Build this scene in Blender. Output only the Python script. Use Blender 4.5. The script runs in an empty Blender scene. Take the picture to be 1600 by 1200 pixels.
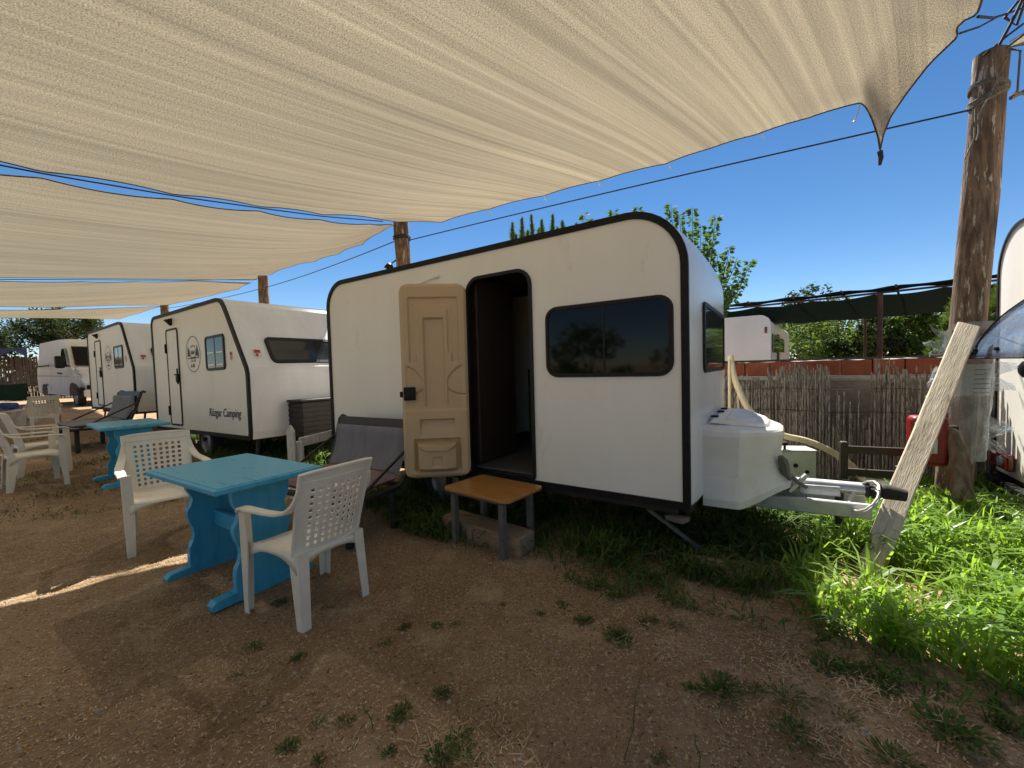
import bpy, bmesh, math, random
from mathutils import Vector, Matrix, noise as mnoise
random.seed(7)
S = bpy.context.scene
COL = S.collection
PI = math.pi
R = math.radians
SUN_E, SKY_E, EXPO = 4.4, .045, 1.52

# ------------------------------------------------------------------ camera
F = 640.0; PIT = R(2.24); ROL = R(-1.564); HC = 1.4
fw = Vector((0, math.cos(PIT), -math.sin(PIT))); r0 = Vector((1, 0, 0)); u0 = Vector((0, math.sin(PIT), math.cos(PIT)))
rt = r0*math.cos(ROL) + u0*math.sin(ROL); up = u0*math.cos(ROL) - r0*math.sin(ROL)
CAM = Vector((0, 0, HC))
cd = bpy.data.cameras.new('camera'); co = bpy.data.objects.new('camera', cd); COL.objects.link(co)
cd.sensor_fit = 'HORIZONTAL'; cd.sensor_width = 36.0; cd.lens = 36.0*F/1600.0
cd.clip_start = 0.05; cd.clip_end = 3000
m = Matrix((rt, up, -fw)).transposed().to_4x4(); m.translation = CAM
co.matrix_world = m
S.camera = co
def ray(u, v): return fw + rt*((u-800)/F) + up*((600-v)/F)
def G(u, v, z=0.0):            # measured point of the photo on the level z
    r = ray(u, v); return CAM + r*((z-HC)/r.z)
def D(u, v, y):                # measured point of the photo at the distance y
    r = ray(u, v); return CAM + r*(y/r.y)
def V(u, v, A, B, off=0.0):    # measured point in the upright plane through A and B
    A = Vector(A); B = Vector(B); d = B-A; d.z = 0; d.normalize(); n = Vector((-d.y, d.x, 0)); A = A+n*off
    r = ray(u, v); return CAM + r*((A-CAM).dot(n)/r.dot(n))

def sstep(a, b, x):
    t = max(0.0, min(1.0, (x-a)/(b-a))); return t*t*(3-2*t)
def terrain(x, y):
    q = (-x+y)/1.41421356
    z = 0.015*max(0.0, min(q, 20)-2.5)
    z += 0.24*sstep(15.6, 17.8, q)
    return z

# ------------------------------------------------------------------ materials
def _n(nt, t, **kw):
    n = nt.nodes.new(t)
    for k, v in kw.items():
        if k in n.inputs: n.inputs[k].default_value = v
        else: setattr(n, k, v)
    return n
def rgba(c): return (c[0], c[1], c[2], 1)
def mat(name, c, rough=.5, metal=0., c2=None, vs=4., vmix=(.35, .65), stretch=(1, 1, 1), bump=0., bs=40., bstretch=None, trans=0., ctrans=None, spec=.5, coat=0., c3=None, s3=25., m3=(.6, .7), alpha=1., rvar=0.):
    M = bpy.data.materials.new(name); M.use_nodes = True; nt = M.node_tree; nt.nodes.clear()
    out = _n(nt, 'ShaderNodeOutputMaterial'); b = _n(nt, 'ShaderNodeBsdfPrincipled')
    L = nt.links.new
    b.inputs['Roughness'].default_value = rough; b.inputs['Metallic'].default_value = metal
    b.inputs['Specular IOR Level'].default_value = spec; b.inputs['Coat Weight'].default_value = coat
    b.inputs['Coat Roughness'].default_value = .08
    b.inputs['Base Color'].default_value = rgba(c); b.inputs['Alpha'].default_value = alpha
    tc = _n(nt, 'ShaderNodeTexCoord')
    def mp(st):
        mpn = _n(nt, 'ShaderNodeMapping'); mpn.inputs['Scale'].default_value = st; L(tc.outputs['Object'], mpn.inputs['Vector']); return mpn.outputs['Vector']
    colout = None
    if c2 is not None:
        n1 = _n(nt, 'ShaderNodeTexNoise', Scale=vs, Detail=6.0, Roughness=.62); L(mp(stretch), n1.inputs['Vector'])
        r1 = _n(nt, 'ShaderNodeMapRange'); r1.inputs['From Min'].default_value = vmix[0]; r1.inputs['From Max'].default_value = vmix[1]; L(n1.outputs['Fac'], r1.inputs['Value'])
        mx = _n(nt, 'ShaderNodeMix', data_type='RGBA'); mx.inputs[6].default_value = rgba(c); mx.inputs[7].default_value = rgba(c2)
        L(r1.outputs['Result'], mx.inputs[0]); colout = mx.outputs[2]
        if rvar:
            rr = _n(nt, 'ShaderNodeMapRange'); rr.inputs['To Min'].default_value = rough; rr.inputs['To Max'].default_value = rough+rvar; L(r1.outputs['Result'], rr.inputs['Value']); L(rr.outputs['Result'], b.inputs['Roughness'])
    if c3 is not None:
        n3 = _n(nt, 'ShaderNodeTexNoise', Scale=s3, Detail=4.0, Roughness=.7); L(mp(stretch), n3.inputs['Vector'])
        r3 = _n(nt, 'ShaderNodeMapRange'); r3.inputs['From Min'].default_value = m3[0]; r3.inputs['From Max'].default_value = m3[1]; L(n3.outputs['Fac'], r3.inputs['Value'])
        mx3 = _n(nt, 'ShaderNodeMix', data_type='RGBA'); mx3.inputs[7].default_value = rgba(c3); L(r3.outputs['Result'], mx3.inputs[0])
        if colout: L(colout, mx3.inputs[6])
        else: mx3.inputs[6].default_value = rgba(c)
        colout = mx3.outputs[2]
    if colout: L(colout, b.inputs['Base Color'])
    if bump:
        nb = _n(nt, 'ShaderNodeTexNoise', Scale=bs, Detail=5.0); L(mp(bstretch or stretch), nb.inputs['Vector'])
        bp = _n(nt, 'ShaderNodeBump', Strength=bump, Distance=.01); L(nb.outputs['Fac'], bp.inputs['Height']); L(bp.outputs['Normal'], b.inputs['Normal'])
    if trans:
        t = _n(nt, 'ShaderNodeBsdfTranslucent'); t.inputs['Color'].default_value = rgba(ctrans or c)
        ms = _n(nt, 'ShaderNodeMixShader'); ms.inputs[0].default_value = trans; L(b.outputs[0], ms.inputs[1]); L(t.outputs[0], ms.inputs[2]); L(ms.outputs[0], out.inputs[0])
    else: L(b.outputs[0], out.inputs[0])
    return M

white_panel = mat('white_panel', (.87, .84, .77), .38, c2=(.83, .795, .715), vs=2.2, bump=.12, bs=420, stretch=(1, 1, .4), c3=(.66, .60, .50), s3=5., m3=(.60, .85))
white_front = mat('white_front_panel', (.78, .79, .80), .22, c2=(.70, .71, .72), vs=1.6, stretch=(1, 2.5, .4), c3=(.60, .59, .56), s3=4., m3=(.6, .85))
white_gel = mat('white_gelcoat', (.80, .77, .70), .3, c2=(.72, .68, .60), vs=5, c3=(.42, .40, .37), s3=14, m3=(.66, .78), bump=.05, bs=60)
black_trim = mat('black_rubber_trim', (.008, .008, .008), .5, c2=(.016, .015, .014), vs=20, spec=.2)
black_plastic = mat('black_plastic', (.007, .007, .007), .45, c2=(.013, .013, .013), vs=15, spec=.25)
dark_glass = mat('dark_acrylic', (.004, .004, .005), .05, spec=.2)
grey_glass = mat('smoked_acrylic', (.035, .04, .045), .06, spec=.6, c2=(.02, .022, .025), vs=1.2)
beige_abs = mat('beige_moulded_plastic', (.56, .395, .22), .42, c2=(.52, .365, .20), vs=3, bump=.03, bs=300)
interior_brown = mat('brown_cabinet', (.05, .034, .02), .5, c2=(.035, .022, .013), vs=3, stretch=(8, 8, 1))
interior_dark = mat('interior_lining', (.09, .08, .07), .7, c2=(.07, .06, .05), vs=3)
steel_dark = mat('dark_steel', (.02, .02, .02), .5, metal=.3, c2=(.04, .032, .026), vs=12)
galv = mat('galvanised_steel', (.50, .51, .52), .42, metal=.55, c2=(.40, .41, .42), vs=14, c3=(.28, .27, .25), s3=9, m3=(.62, .75))
rubber = mat('tyre_rubber', (.018, .018, .018), .85, c2=(.035, .032, .028), vs=18)
rim_m = mat('steel_rim', (.35, .35, .35), .4, metal=.5, c2=(.22, .21, .2), vs=16)
plastic_white = mat('white_garden_plastic', (.84, .79, .69), .38, c2=(.74, .69, .585), vs=6, c3=(.42, .37, .29), s3=22, m3=(.66, .82))
def blue_paint():
    M = mat('blue_paint', (.055, .36, .58), .26, c2=(.085, .42, .64), spec=.28, vs=2.2, stretch=(1, 7, 1), bump=.05, bs=22, bstretch=(1, 12, 1), c3=(.03, .13, .22), s3=30, m3=(.84, .88), rvar=.10)
    return M
blue_m = blue_paint()
seat_mauve = mat('mauve_fabric', (.32, .21, .21), .95, c2=(.25, .165, .165), vs=9, bump=.5, bs=300)
back_grey = mat('grey_fabric', (.24, .235, .255), .95, c2=(.19, .185, .205), vs=7, stretch=(2, 1, .3), bump=.5, bs=300)
frame_brown = mat('dark_brown_metal', (.022, .017, .012), .45, c2=(.04, .03, .022), vs=12)
frame_black = mat('black_painted_metal', (.014, .014, .015), .5, c2=(.03, .028, .026), vs=15)
bamboo = mat('bamboo_board', (.50, .25, .075), .3, c2=(.38, .17, .045), vs=2.2, stretch=(2, 26, 26), bump=.06, bs=20, bstretch=(1, 20, 20), c3=(.22, .09, .028), s3=6, m3=(.63, .72))
grey_leg = mat('grey_painted_steel', (.15, .14, .125), .5, c2=(.11, .10, .09), vs=12, c3=(.06, .045, .03), s3=30, m3=(.64, .74))
sleeper_m = mat('sawn_timber', (.36, .26, .165), .85, c2=(.24, .16, .095), vs=3, stretch=(1.2, 9, 9), bump=.5, bs=14, bstretch=(1, 10, 10), c3=(.12, .075, .04), s3=9, m3=(.62, .72))
plank_m = mat('weathered_plank', (.66, .57, .42), .85, c2=(.45, .375, .265), vs=5, stretch=(9, 9, .8), bump=.5, bs=18, bstretch=(10, 10, .8), c3=(.16, .12, .08), s3=5, m3=(.64, .74))
post_m = mat('weathered_log', (.22, .145, .09), .9, c2=(.095, .058, .036), vs=8, vmix=(.40, .60), stretch=(3, 3, .5), bump=1., bs=16, bstretch=(4, 4, .45), c3=(.42, .36, .28), s3=7, m3=(.58, .63))
stump_m = mat('bark_log', (.16, .085, .055), .9, c2=(.30, .22, .16), vs=7, stretch=(3, 3, .6), bump=1., bs=14, bstretch=(3, 3, .5), c3=(.26, .06, .035), s3=6, m3=(.58, .66))
picket_m = mat('white_picket_paint', (.66, .64, .58), .6, c2=(.48, .45, .38), vs=9, stretch=(4, 4, 1), bump=.2)
reed_m = mat('dry_reed', (.31, .285, .245), .85, c2=(.085, .075, .062), vs=16, stretch=(6, 6, .8), vmix=(.43, .57), bump=.4, bs=40, bstretch=(3, 3, .5), c3=(.50, .44, .35), s3=24, m3=(.60, .68))
brick_m = mat('hollow_clay_brick', (.27, .075, .032), .85, c2=(.19, .05, .022), vs=5, bump=.4, bs=30)
concrete_m = mat('rough_concrete', (.22, .195, .16), .92, c2=(.13, .115, .095), vs=4, bump=.5, bs=25)
mortar_m = mat('mortar', (.42, .38, .33), .95, c2=(.30, .27, .23), vs=14, bump=.4)
rust_m = mat('rusty_red_steel', (.10, .035, .022), .7, c2=(.05, .022, .016), vs=9)
net_m = mat('green_shade_net', (.005, .010, .009), .95, c2=(.009, .016, .014), vs=7, stretch=(1, 6, 1), trans=.15, ctrans=(.004, .010, .008), spec=.1)
screen_m = mat('faded_screen_net', (.05, .065, .055), .95, c2=(.03, .04, .034), vs=5)
rope_black = mat('black_cord', (.012, .012, .014), .8, c2=(.03, .03, .03), vs=60)
rope_grey = mat('grey_rope', (.20, .17, .13), .9, c2=(.08, .07, .055), vs=60, bump=.5, bs=90)
red_box = mat('red_plastic', (.28, .012, .012), .4, c2=(.20, .008, .008), vs=8)
red_lens = mat('red_tail_lens', (.20, .004, .003), .12, c2=(.12, .003, .002), vs=40, coat=.5)
sign_paper = mat('sign_paper', (.70, .67, .64), .55, c2=(.60, .56, .52), vs=6)
sign_red = mat('sign_red', (.42, .02, .025), .55, c2=(.34, .015, .02), vs=9)
ink = mat('black_vinyl', (.01, .01, .011), .5, c2=(.02, .02, .02), vs=9)
red_vinyl = mat('red_vinyl', (.40, .02, .025), .5, c2=(.30, .015, .02), vs=30)
hose_m = mat('cream_hose', (.60, .52, .33), .55, c2=(.50, .43, .26), vs=9, c3=(.34, .28, .17), s3=20, m3=(.64, .8))
pvc_m = mat('white_pvc', (.72, .70, .66), .5, c2=(.56, .53, .47), vs=7, c3=(.30, .26, .2), s3=14, m3=(.62, .76))
meter_m = mat('beige_metal_box', (.52, .50, .40), .5, c2=(.42, .40, .32), vs=6, c3=(.25, .22, .16), s3=18, m3=(.66, .76))
dark_wood = mat('dark_stained_wood', (.028, .018, .012), .55, c2=(.05, .032, .02), vs=8, stretch=(1, 1, 5))
slat_black = mat('black_resin', (.016, .014, .013), .55, c2=(.028, .024, .021), vs=8)
van_paint = mat('white_van_paint', (.80, .76, .68), .3, c2=(.74, .70, .61), vs=2, coat=.4)
lamp_glass = mat('clear_lens', (.55, .55, .52), .08, c2=(.22, .22, .22), vs=22, coat=.6)
rock_m = mat('pale_stone', (.44, .38, .29), .92, c2=(.27, .22, .16), vs=5, bump=.7, bs=14)
tarp_blue = mat('blue_tarp', (.03, .05, .11), .7, c2=(.02, .03, .07), vs=4, bump=.4, bs=8)
green_cloth = mat('green_canvas', (.012, .05, .028), .9, c2=(.008, .03, .018), vs=8)
cable_tie = mat('white_cable', (.62, .60, .55), .5, c2=(.5, .48, .43), vs=30)

def acrylic_clear(name, c, fac, rough=.03):
    M = bpy.data.materials.new(name); M.use_nodes = True; nt = M.node_tree; nt.nodes.clear()
    out = _n(nt, 'ShaderNodeOutputMaterial'); t = _n(nt, 'ShaderNodeBsdfTransparent'); t.inputs[0].default_value = (.80, .86, .94, 1)
    g = _n(nt, 'ShaderNodeBsdfPrincipled', Roughness=rough); g.inputs['Base Color'].default_value = rgba(c)
    tc = _n(nt, 'ShaderNodeTexCoord'); nz = _n(nt, 'ShaderNodeTexNoise', Scale=9.0, Detail=5.0); nt.links.new(tc.outputs['Object'], nz.inputs['Vector'])
    mr = _n(nt, 'ShaderNodeMapRange'); mr.inputs['From Min'].default_value = .3; mr.inputs['From Max'].default_value = .7; mr.inputs['To Min'].default_value = fac*.7; mr.inputs['To Max'].default_value = min(1, fac*1.3)
    nt.links.new(nz.outputs['Fac'], mr.inputs['Value'])
    ms = _n(nt, 'ShaderNodeMixShader'); nt.links.new(mr.outputs['Result'], ms.inputs[0]); nt.links.new(t.outputs[0], ms.inputs[1]); nt.links.new(g.outputs[0], ms.inputs[2]); nt.links.new(ms.outputs[0], out.inputs[0])
    return M
flap_glass = acrylic_clear('blue_grey_acrylic', (.12, .17, .26), .62)
film_m = acrylic_clear('crinkled_plastic_film', (.60, .60, .57), .34, .12)

def leaf_mat(name, c, c2, tr, ct, vs=1.5):
    return mat(name, c, .75, c2=c2, vs=vs, vmix=(.38, .62), trans=tr, ctrans=ct, spec=.12)
leaf_hedge = leaf_mat('hedge_leaf', (.045, .085, .018), (.085, .14, .028), .3, (.12, .2, .03))
leaf_hedge2 = leaf_mat('light_hedge_leaf', (.08, .13, .025), (.13, .18, .04), .3, (.2, .28, .05))
leaf_dark = leaf_mat('dark_olive_leaf', (.028, .042, .018), (.055, .07, .028), .25, (.06, .09, .02))
leaf_mulb = leaf_mat('broad_leaf', (.04, .085, .02), (.075, .14, .035), .35, (.12, .23, .035))
needle_m = leaf_mat('pine_needle', (.07, .13, .025), (.12, .18, .035), .3, (.12, .2, .03))
grass_lush = mat('lush_grass', (.12, .225, .025), .38, c2=(.20, .31, .045), vs=3., vmix=(.38, .62), trans=.45, ctrans=(.36, .56, .05), spec=.45)
grass_dark = leaf_mat('weed_leaf', (.06, .105, .025), (.10, .15, .038), .3, (.12, .21, .035), 4.)
grass_dry = leaf_mat('dry_grass', (.74, .60, .38), (.48, .35, .18), .25, (.3, .22, .1), 6.)
weed_tuft_m = leaf_mat('tuft_leaf', (.075, .125, .03), (.11, .165, .045), .3, (.12, .2, .04), 12.)
bark_m = mat('tree_bark', (.11, .08, .055), .95, c2=(.05, .036, .026), vs=9, stretch=(3, 3, 1), bump=.8, bs=20)

def ground_mat():
    M = bpy.data.materials.new('dry_dirt'); M.use_nodes = True; nt = M.node_tree; nt.nodes.clear(); L = nt.links.new
    out = _n(nt, 'ShaderNodeOutputMaterial'); b = _n(nt, 'ShaderNodeBsdfPrincipled', Roughness=.95); b.inputs['Specular IOR Level'].default_value = .15
    tc = _n(nt, 'ShaderNodeTexCoord')
    def nz(s, d=6., r=.6):
        n = _n(nt, 'ShaderNodeTexNoise', Scale=s, Detail=d, Roughness=r); L(tc.outputs['Object'], n.inputs['Vector']); return n.outputs['Fac']
    def mr(x, a, c):
        n = _n(nt, 'ShaderNodeMapRange'); n.inputs['From Min'].default_value = a; n.inputs['From Max'].default_value = c; L(x, n.inputs['Value']); return n.outputs['Result']
    def mix(f, a, c):
        n = _n(nt, 'ShaderNodeMix', data_type='RGBA'); L(f, n.inputs[0])
        if isinstance(a, tuple): n.inputs[6].default_value = rgba(a)
        else: L(a, n.inputs[6])
        n.inputs[7].default_value = rgba(c); return n.outputs[2]
    c = mix(mr(nz(.9), .36, .64), (.27, .170, .092), (.38, .255, .15))
    c = mix(mr(nz(2.7, 8.), .52, .70), c, (.50, .365, .225))
    c = mix(mr(nz(6., 8., .7), .56, .72), c, (.20, .125, .07))
    c = mix(mr(nz(42., 6., .8), .55, .64), c, (.62, .50, .35))
    c = mix(mr(nz(55., 5., .8), .44, .36), c, (.055, .034, .02))
    vo = _n(nt, 'ShaderNodeTexVoronoi', Scale=75.0); L(tc.outputs['Object'], vo.inputs['Vector'])
    f1 = mr(vo.outputs['Distance'], .20, .12)
    cr = _n(nt, 'ShaderNodeSeparateColor'); L(vo.outputs['Color'], cr.inputs[0])
    f2 = mr(cr.outputs[0], .62, .66)
    mm = _n(nt, 'ShaderNodeMath', operation='MULTIPLY'); L(f1, mm.inputs[0]); L(f2, mm.inputs[1])
    c = mix(mm.outputs[0], c, (.82, .74, .60))
    L(c, b.inputs['Base Color'])
    nb = nz(45., 8., .75); nb2 = nz(9., 6.)
    ad = _n(nt, 'ShaderNodeMath', operation='ADD'); L(nb, ad.inputs[0]); L(nb2, ad.inputs[1])
    ad2 = _n(nt, 'ShaderNodeMath', operation='ADD'); L(ad.outputs[0], ad2.inputs[0]); L(mm.outputs[0], ad2.inputs[1])
    bp = _n(nt, 'ShaderNodeBump', Strength=.9, Distance=.02); L(ad2.outputs[0], bp.inputs['Height']); L(bp.outputs['Normal'], b.inputs['Normal'])
    L(b.outputs[0], out.inputs[0]); return M
dirt_m = ground_mat()

def sail_mat():
    M = bpy.data.materials.new('tan_shade_cloth'); M.use_nodes = True; nt = M.node_tree; nt.nodes.clear(); L = nt.links.new
    out = _n(nt, 'ShaderNodeOutputMaterial')
    uv = _n(nt, 'ShaderNodeUVMap')
    def nz(st, s, d=4.):
        mp = _n(nt, 'ShaderNodeMapping'); mp.inputs['Scale'].default_value = st; L(uv.outputs[0], mp.inputs['Vector'])
        n = _n(nt, 'ShaderNodeTexNoise', Scale=s, Detail=d, Roughness=.65); L(mp.outputs[0], n.inputs['Vector']); return n.outputs['Fac']
    def mr(x, a, c, t0=0., t1=1.):
        n = _n(nt, 'ShaderNodeMapRange'); n.inputs['From Min'].default_value = a; n.inputs['From Max'].default_value = c; n.inputs['To Min'].default_value = t0; n.inputs['To Max'].default_value = t1; L(x, n.inputs['Value']); return n.outputs['Result']
    streak = mr(nz((1, .004, 1), 8., 9.), .3, .7, .72, 1.28)
    crease = mr(nz((1, .012, 1), 3.1, 2.), .655, .70, 1., .74)
    wide = mr(nz((1, .15, 1), 1.2, 4.), .3, .7, .88, 1.12)
    grain = mr(nz((1, .7, 1), 135., 3.), .3, .7, .42, 1.58)
    fine = mr(nz((1, .003, 1), 30., 3.), .3, .7, .84, 1.16)
    def mul(a, b2):
        n = _n(nt, 'ShaderNodeMath', operation='MULTIPLY'); L(a, n.inputs[0]); L(b2, n.inputs[1]); return n.outputs[0]
    f = mul(mul(mul(streak, grain), mul(wide, fine)), crease)
    def col(c):
        v = _n(nt, 'ShaderNodeVectorMath', operation='SCALE'); v.inputs[0].default_value = c; L(f, v.inputs['Scale']); return v.outputs[0]
    d = _n(nt, 'ShaderNodeBsdfDiffuse'); L(col((.38, .32, .23)), d.inputs[0])
    t = _n(nt, 'ShaderNodeBsdfTranslucent'); L(col(SAIL_T), t.inputs[0])
    ad = _n(nt, 'ShaderNodeMixShader'); ad.inputs[0].default_value = .5; L(d.outputs[0], ad.inputs[1]); L(t.outputs[0], ad.inputs[2])
    # open weave: a part of the light passes straight through the holes
    tr = _n(nt, 'ShaderNodeBsdfTransparent'); m2 = _n(nt, 'ShaderNodeMixShader'); m2.inputs[0].default_value = .03; L(ad.outputs[0], m2.inputs[1]); L(tr.outputs[0], m2.inputs[2])
    L(m2.outputs[0], out.inputs[0]); return M
SAIL_T = (.238, .203, .134)
sail_m = sail_mat()

# ------------------------------------------------------------------ mesh helpers
class MB:
    def __init__(s): s.v = []; s.f = []; s.sm = []; s.mi = []; s.uv = None
    def add(s, vs, fs, smooth=False, mi=0):
        b = len(s.v); s.v += [tuple(x) for x in vs]
        for f in fs: s.f.append(tuple(b+i for i in f)); s.sm.append(smooth); s.mi.append(mi)
        return s
    def box(s, c, d, rot=None, mi=0):
        M = rot if rot is not None else Matrix.Identity(3); c = Vector(c)
        vs = [c + M @ Vector((x*d[0]/2, y*d[1]/2, z*d[2]/2)) for x in (-1, 1) for y in (-1, 1) for z in (-1, 1)]
        return s.add(vs, [(0, 1, 3, 2), (4, 6, 7, 5), (0, 4, 5, 1), (2, 3, 7, 6), (0, 2, 6, 4), (1, 5, 7, 3)], mi=mi)
    def bbox(s, c, d, r=.01, rot=None, mi=0, seg=2):     # bevelled box
        bm = bmesh.new(); bmesh.ops.create_cube(bm, size=1)
        bmesh.ops.scale(bm, vec=d, verts=bm.verts)
        r = min(r, .45*min(d))
        bmesh.ops.bevel(bm, geom=list(bm.edges), offset=r, segments=seg, affect='EDGES', profile=.5)
        M = rot if rot is not None else Matrix.Identity(3); c = Vector(c)
        bm.verts.ensure_lookup_table()
        vs = [c + M @ v.co for v in bm.verts]; fs = [[v.index for v in f.verts] for f in bm.faces]
        bm.free(); return s.add(vs, fs, False, mi)
    def tube(s, pts, r, n=8, caps=True, mi=0, smooth=True, closed=False):
        pts = [Vector(p) for p in pts]; k = len(pts); rs = r if isinstance(r, (list, tuple)) else [r]*k
        vs = []; prev = None
        for i in range(k):
            if closed: t = pts[(i+1) % k]-pts[i-1]
            else: t = pts[min(i+1, k-1)]-pts[max(i-1, 0)]
            if t.length < 1e-9: t = Vector((0, 0, 1))
            t.normalize()
            if prev is None: a = Vector((0, 0, 1)).cross(t) if abs(t.z) < .9 else Vector((1, 0, 0)).cross(t)
            else: a = prev - t*prev.dot(t)
            a.normalize(); prev = a; b = t.cross(a)
            vs += [pts[i] + (a*math.cos(2*PI*j/n)+b*math.sin(2*PI*j/n))*rs[i] for j in range(n)]
        fs = []
        rng = k if closed else k-1
        for i in range(rng):
            i2 = (i+1) % k
            fs += [(i*n+j, i*n+(j+1) % n, i2*n+(j+1) % n, i2*n+j) for j in range(n)]
        s.add(vs, fs, smooth, mi)
        if caps and not closed:
            b = len(s.v)-k*n
            s.f.append(tuple(b+j for j in reversed(range(n)))); s.sm.append(False); s.mi.append(mi)
            s.f.append(tuple(b+(k-1)*n+j for j in range(n))); s.sm.append(False); s.mi.append(mi)
        return s
    def bar(s, a, b, w, h, upv=(0, 0, 1), mi=0):         # rectangular bar a->b
        a = Vector(a); b = Vector(b); t = (b-a); l = t.length; t.normalize(); u = Vector(upv); x = t.cross(u); x.normalize(); u = x.cross(t)
        M = Matrix((x, t, u)).transposed()
        return s.bbox((a+b)/2, (w, l, h), min(w, h)*.12, M, mi, 1)
    def sweep(s, pts, ups, w, t, mi=0, n=1):             # flat ribbon section w x t along pts; ups = normal of the flat side
        pts = [Vector(p) for p in pts]; k = len(pts); vs = []
        for i in range(k):
            tg = pts[min(i+1, k-1)]-pts[max(i-1, 0)]; tg.normalize(); u = Vector(ups[i] if isinstance(ups, list) else ups); u = u-tg*u.dot(tg); u.normalize(); x = tg.cross(u)
            ww = w[i] if isinstance(w, (list, tuple)) else w; tt = t[i] if isinstance(t, (list, tuple)) else t
            c = min(ww, tt)*.25
            for (a, b) in ((-ww/2+c, -tt/2), (ww/2-c, -tt/2), (ww/2, -tt/2+c), (ww/2, tt/2-c), (ww/2-c, tt/2), (-ww/2+c, tt/2), (-ww/2, tt/2-c), (-ww/2, -tt/2+c)):
                vs.append(pts[i]+x*a+u*b)
        fs = []
        for i in range(k-1): fs += [(i*8+j, i*8+(j+1) % 8, (i+1)*8+(j+1) % 8, (i+1)*8+j) for j in range(8)]
        fs.append(tuple(reversed(range(8)))); fs.append(tuple((k-1)*8+j for j in range(8)))
        return s.add(vs, fs, True, mi)
    def prism(s, poly, fn, d0, d1, mi=0, smooth=False, caps=(True, True)):   # poly of (a,b); fn(a,b,d)->point
        k = len(poly); vs = [fn(a, b, d0) for a, b in poly]+[fn(a, b, d1) for a, b in poly]
        s.add(vs, [(i, (i+1) % k, k+(i+1) % k, k+i) for i in range(k)], smooth, mi)
        b = len(s.v)-2*k
        if caps[0]: s.f.append(tuple(b+i for i in reversed(range(k)))); s.sm.append(False); s.mi.append(mi)
        if caps[1]: s.f.append(tuple(b+k+i for i in range(k))); s.sm.append(False); s.mi.append(mi)
        return s
    def lathe(s, prof, n=24, M=None, mi=0, smooth=True):  # prof (r,z)
        M = M or Matrix.Identity(4); vs = []
        for r, z in prof: vs += [M @ Vector((r*math.cos(2*PI*j/n), r*math.sin(2*PI*j/n), z)) for j in range(n)]
        fs = []
        for i in range(len(prof)-1): fs += [(i*n+j, i*n+(j+1) % n, (i+1)*n+(j+1) % n, (i+1)*n+j) for j in range(n)]
        return s.add(vs, fs, smooth, mi)
    def grid(s, P, nu, nv, smooth=True, mi=0, skip=None, uv=None):
        b = len(s.v); s.v += [tuple(P(i/nu, j/nv)) for j in range(nv+1) for i in range(nu+1)]
        for j in range(nv):
            for i in range(nu):
                if skip and skip(i, j): continue
                q = b+j*(nu+1)+i; s.f.append((q, q+1, q+nu+2, q+nu+1)); s.sm.append(smooth); s.mi.append(mi)
        return s
    def build(s, name, mats, parent=None, uvf=None, fix=True):
        me = bpy.data.meshes.new(name); me.from_pydata(s.v, [], s.f)
        me.polygons.foreach_set('use_smooth', s.sm)
        if not isinstance(mats, (list, tuple)): mats = [mats]
        for x in mats: me.materials.append(x)
        if len(mats) > 1: me.polygons.foreach_set('material_index', s.mi)
        if uvf:
            ul = me.uv_layers.new(name='UVMap')
            for p in me.polygons:
                for li in p.loop_indices: ul.data[li].uv = uvf(me.loops[li].vertex_index)
        if fix:
            bm = bmesh.new(); bm.from_mesh(me); bmesh.ops.recalc_face_normals(bm, faces=bm.faces); bm.to_mesh(me); bm.free()
        me.update()
        if any(s.sm) and len(s.f) < 40000: me.set_sharp_from_angle(angle=R(42))
        o = bpy.data.objects.new(name, me); COL.objects.link(o)
        if parent is not None: o.parent = parent
        if any(s.sm) and not all(s.sm): pass
        return o

def tag(o, label=None, cat=None, group=None, kind=None):
    if label: o['label'] = label
    if cat: o['category'] = cat
    if group: o['group'] = group
    if kind: o['kind'] = kind
    return o
def empty(name, loc, rz, label, cat, group=None):
    o = bpy.data.objects.new(name, None); COL.objects.link(o); o.empty_display_size = .1
    o.location = loc; o.rotation_euler = (0, 0, rz); return tag(o, label, cat, group)
def copy_tree(o, parent=None):
    c = o.copy(); COL.objects.link(c); c.parent = parent
    for ch in [x for x in bpy.data.objects if x.parent == o]: copy_tree(ch, c)
    return c
def rrect(x0, x1, z0, z1, r, n=5):
    if not isinstance(r, (list, tuple)): r = [r]*4
    out = []
    for (cx, cz, a0, rr) in ((x1-r[0], z0+r[0], -90, r[0]), (x1-r[1], z1-r[1], 0, r[1]), (x0+r[2], z1-r[2], 90, r[2]), (x0+r[3], z0+r[3], 180, r[3])):
        for k in range(n+1):
            a = R(a0+90*k/n); out.append((cx+rr*math.cos(a), cz+rr*math.sin(a)))
    return out
def offset_poly(poly, d):      # inward offset of a closed anticlockwise polygon
    k = len(poly); out = []
    for i in range(k):
        p0 = Vector(poly[i-1]); p1 = Vector(poly[i]); p2 = Vector(poly[(i+1) % k])
        e1 = (p1-p0); e2 = (p2-p1)
        if e1.length < 1e-7: e1 = e2
        if e2.length < 1e-7: e2 = e1
        n1 = Vector((-e1.y, e1.x)).normalized(); n2 = Vector((-e2.y, e2.x)).normalized(); n = (n1+n2)
        n.normalize(); c = max(.5, n.dot(n1)); out.append(tuple(p1+n*(d/c)))
    return out
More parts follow.
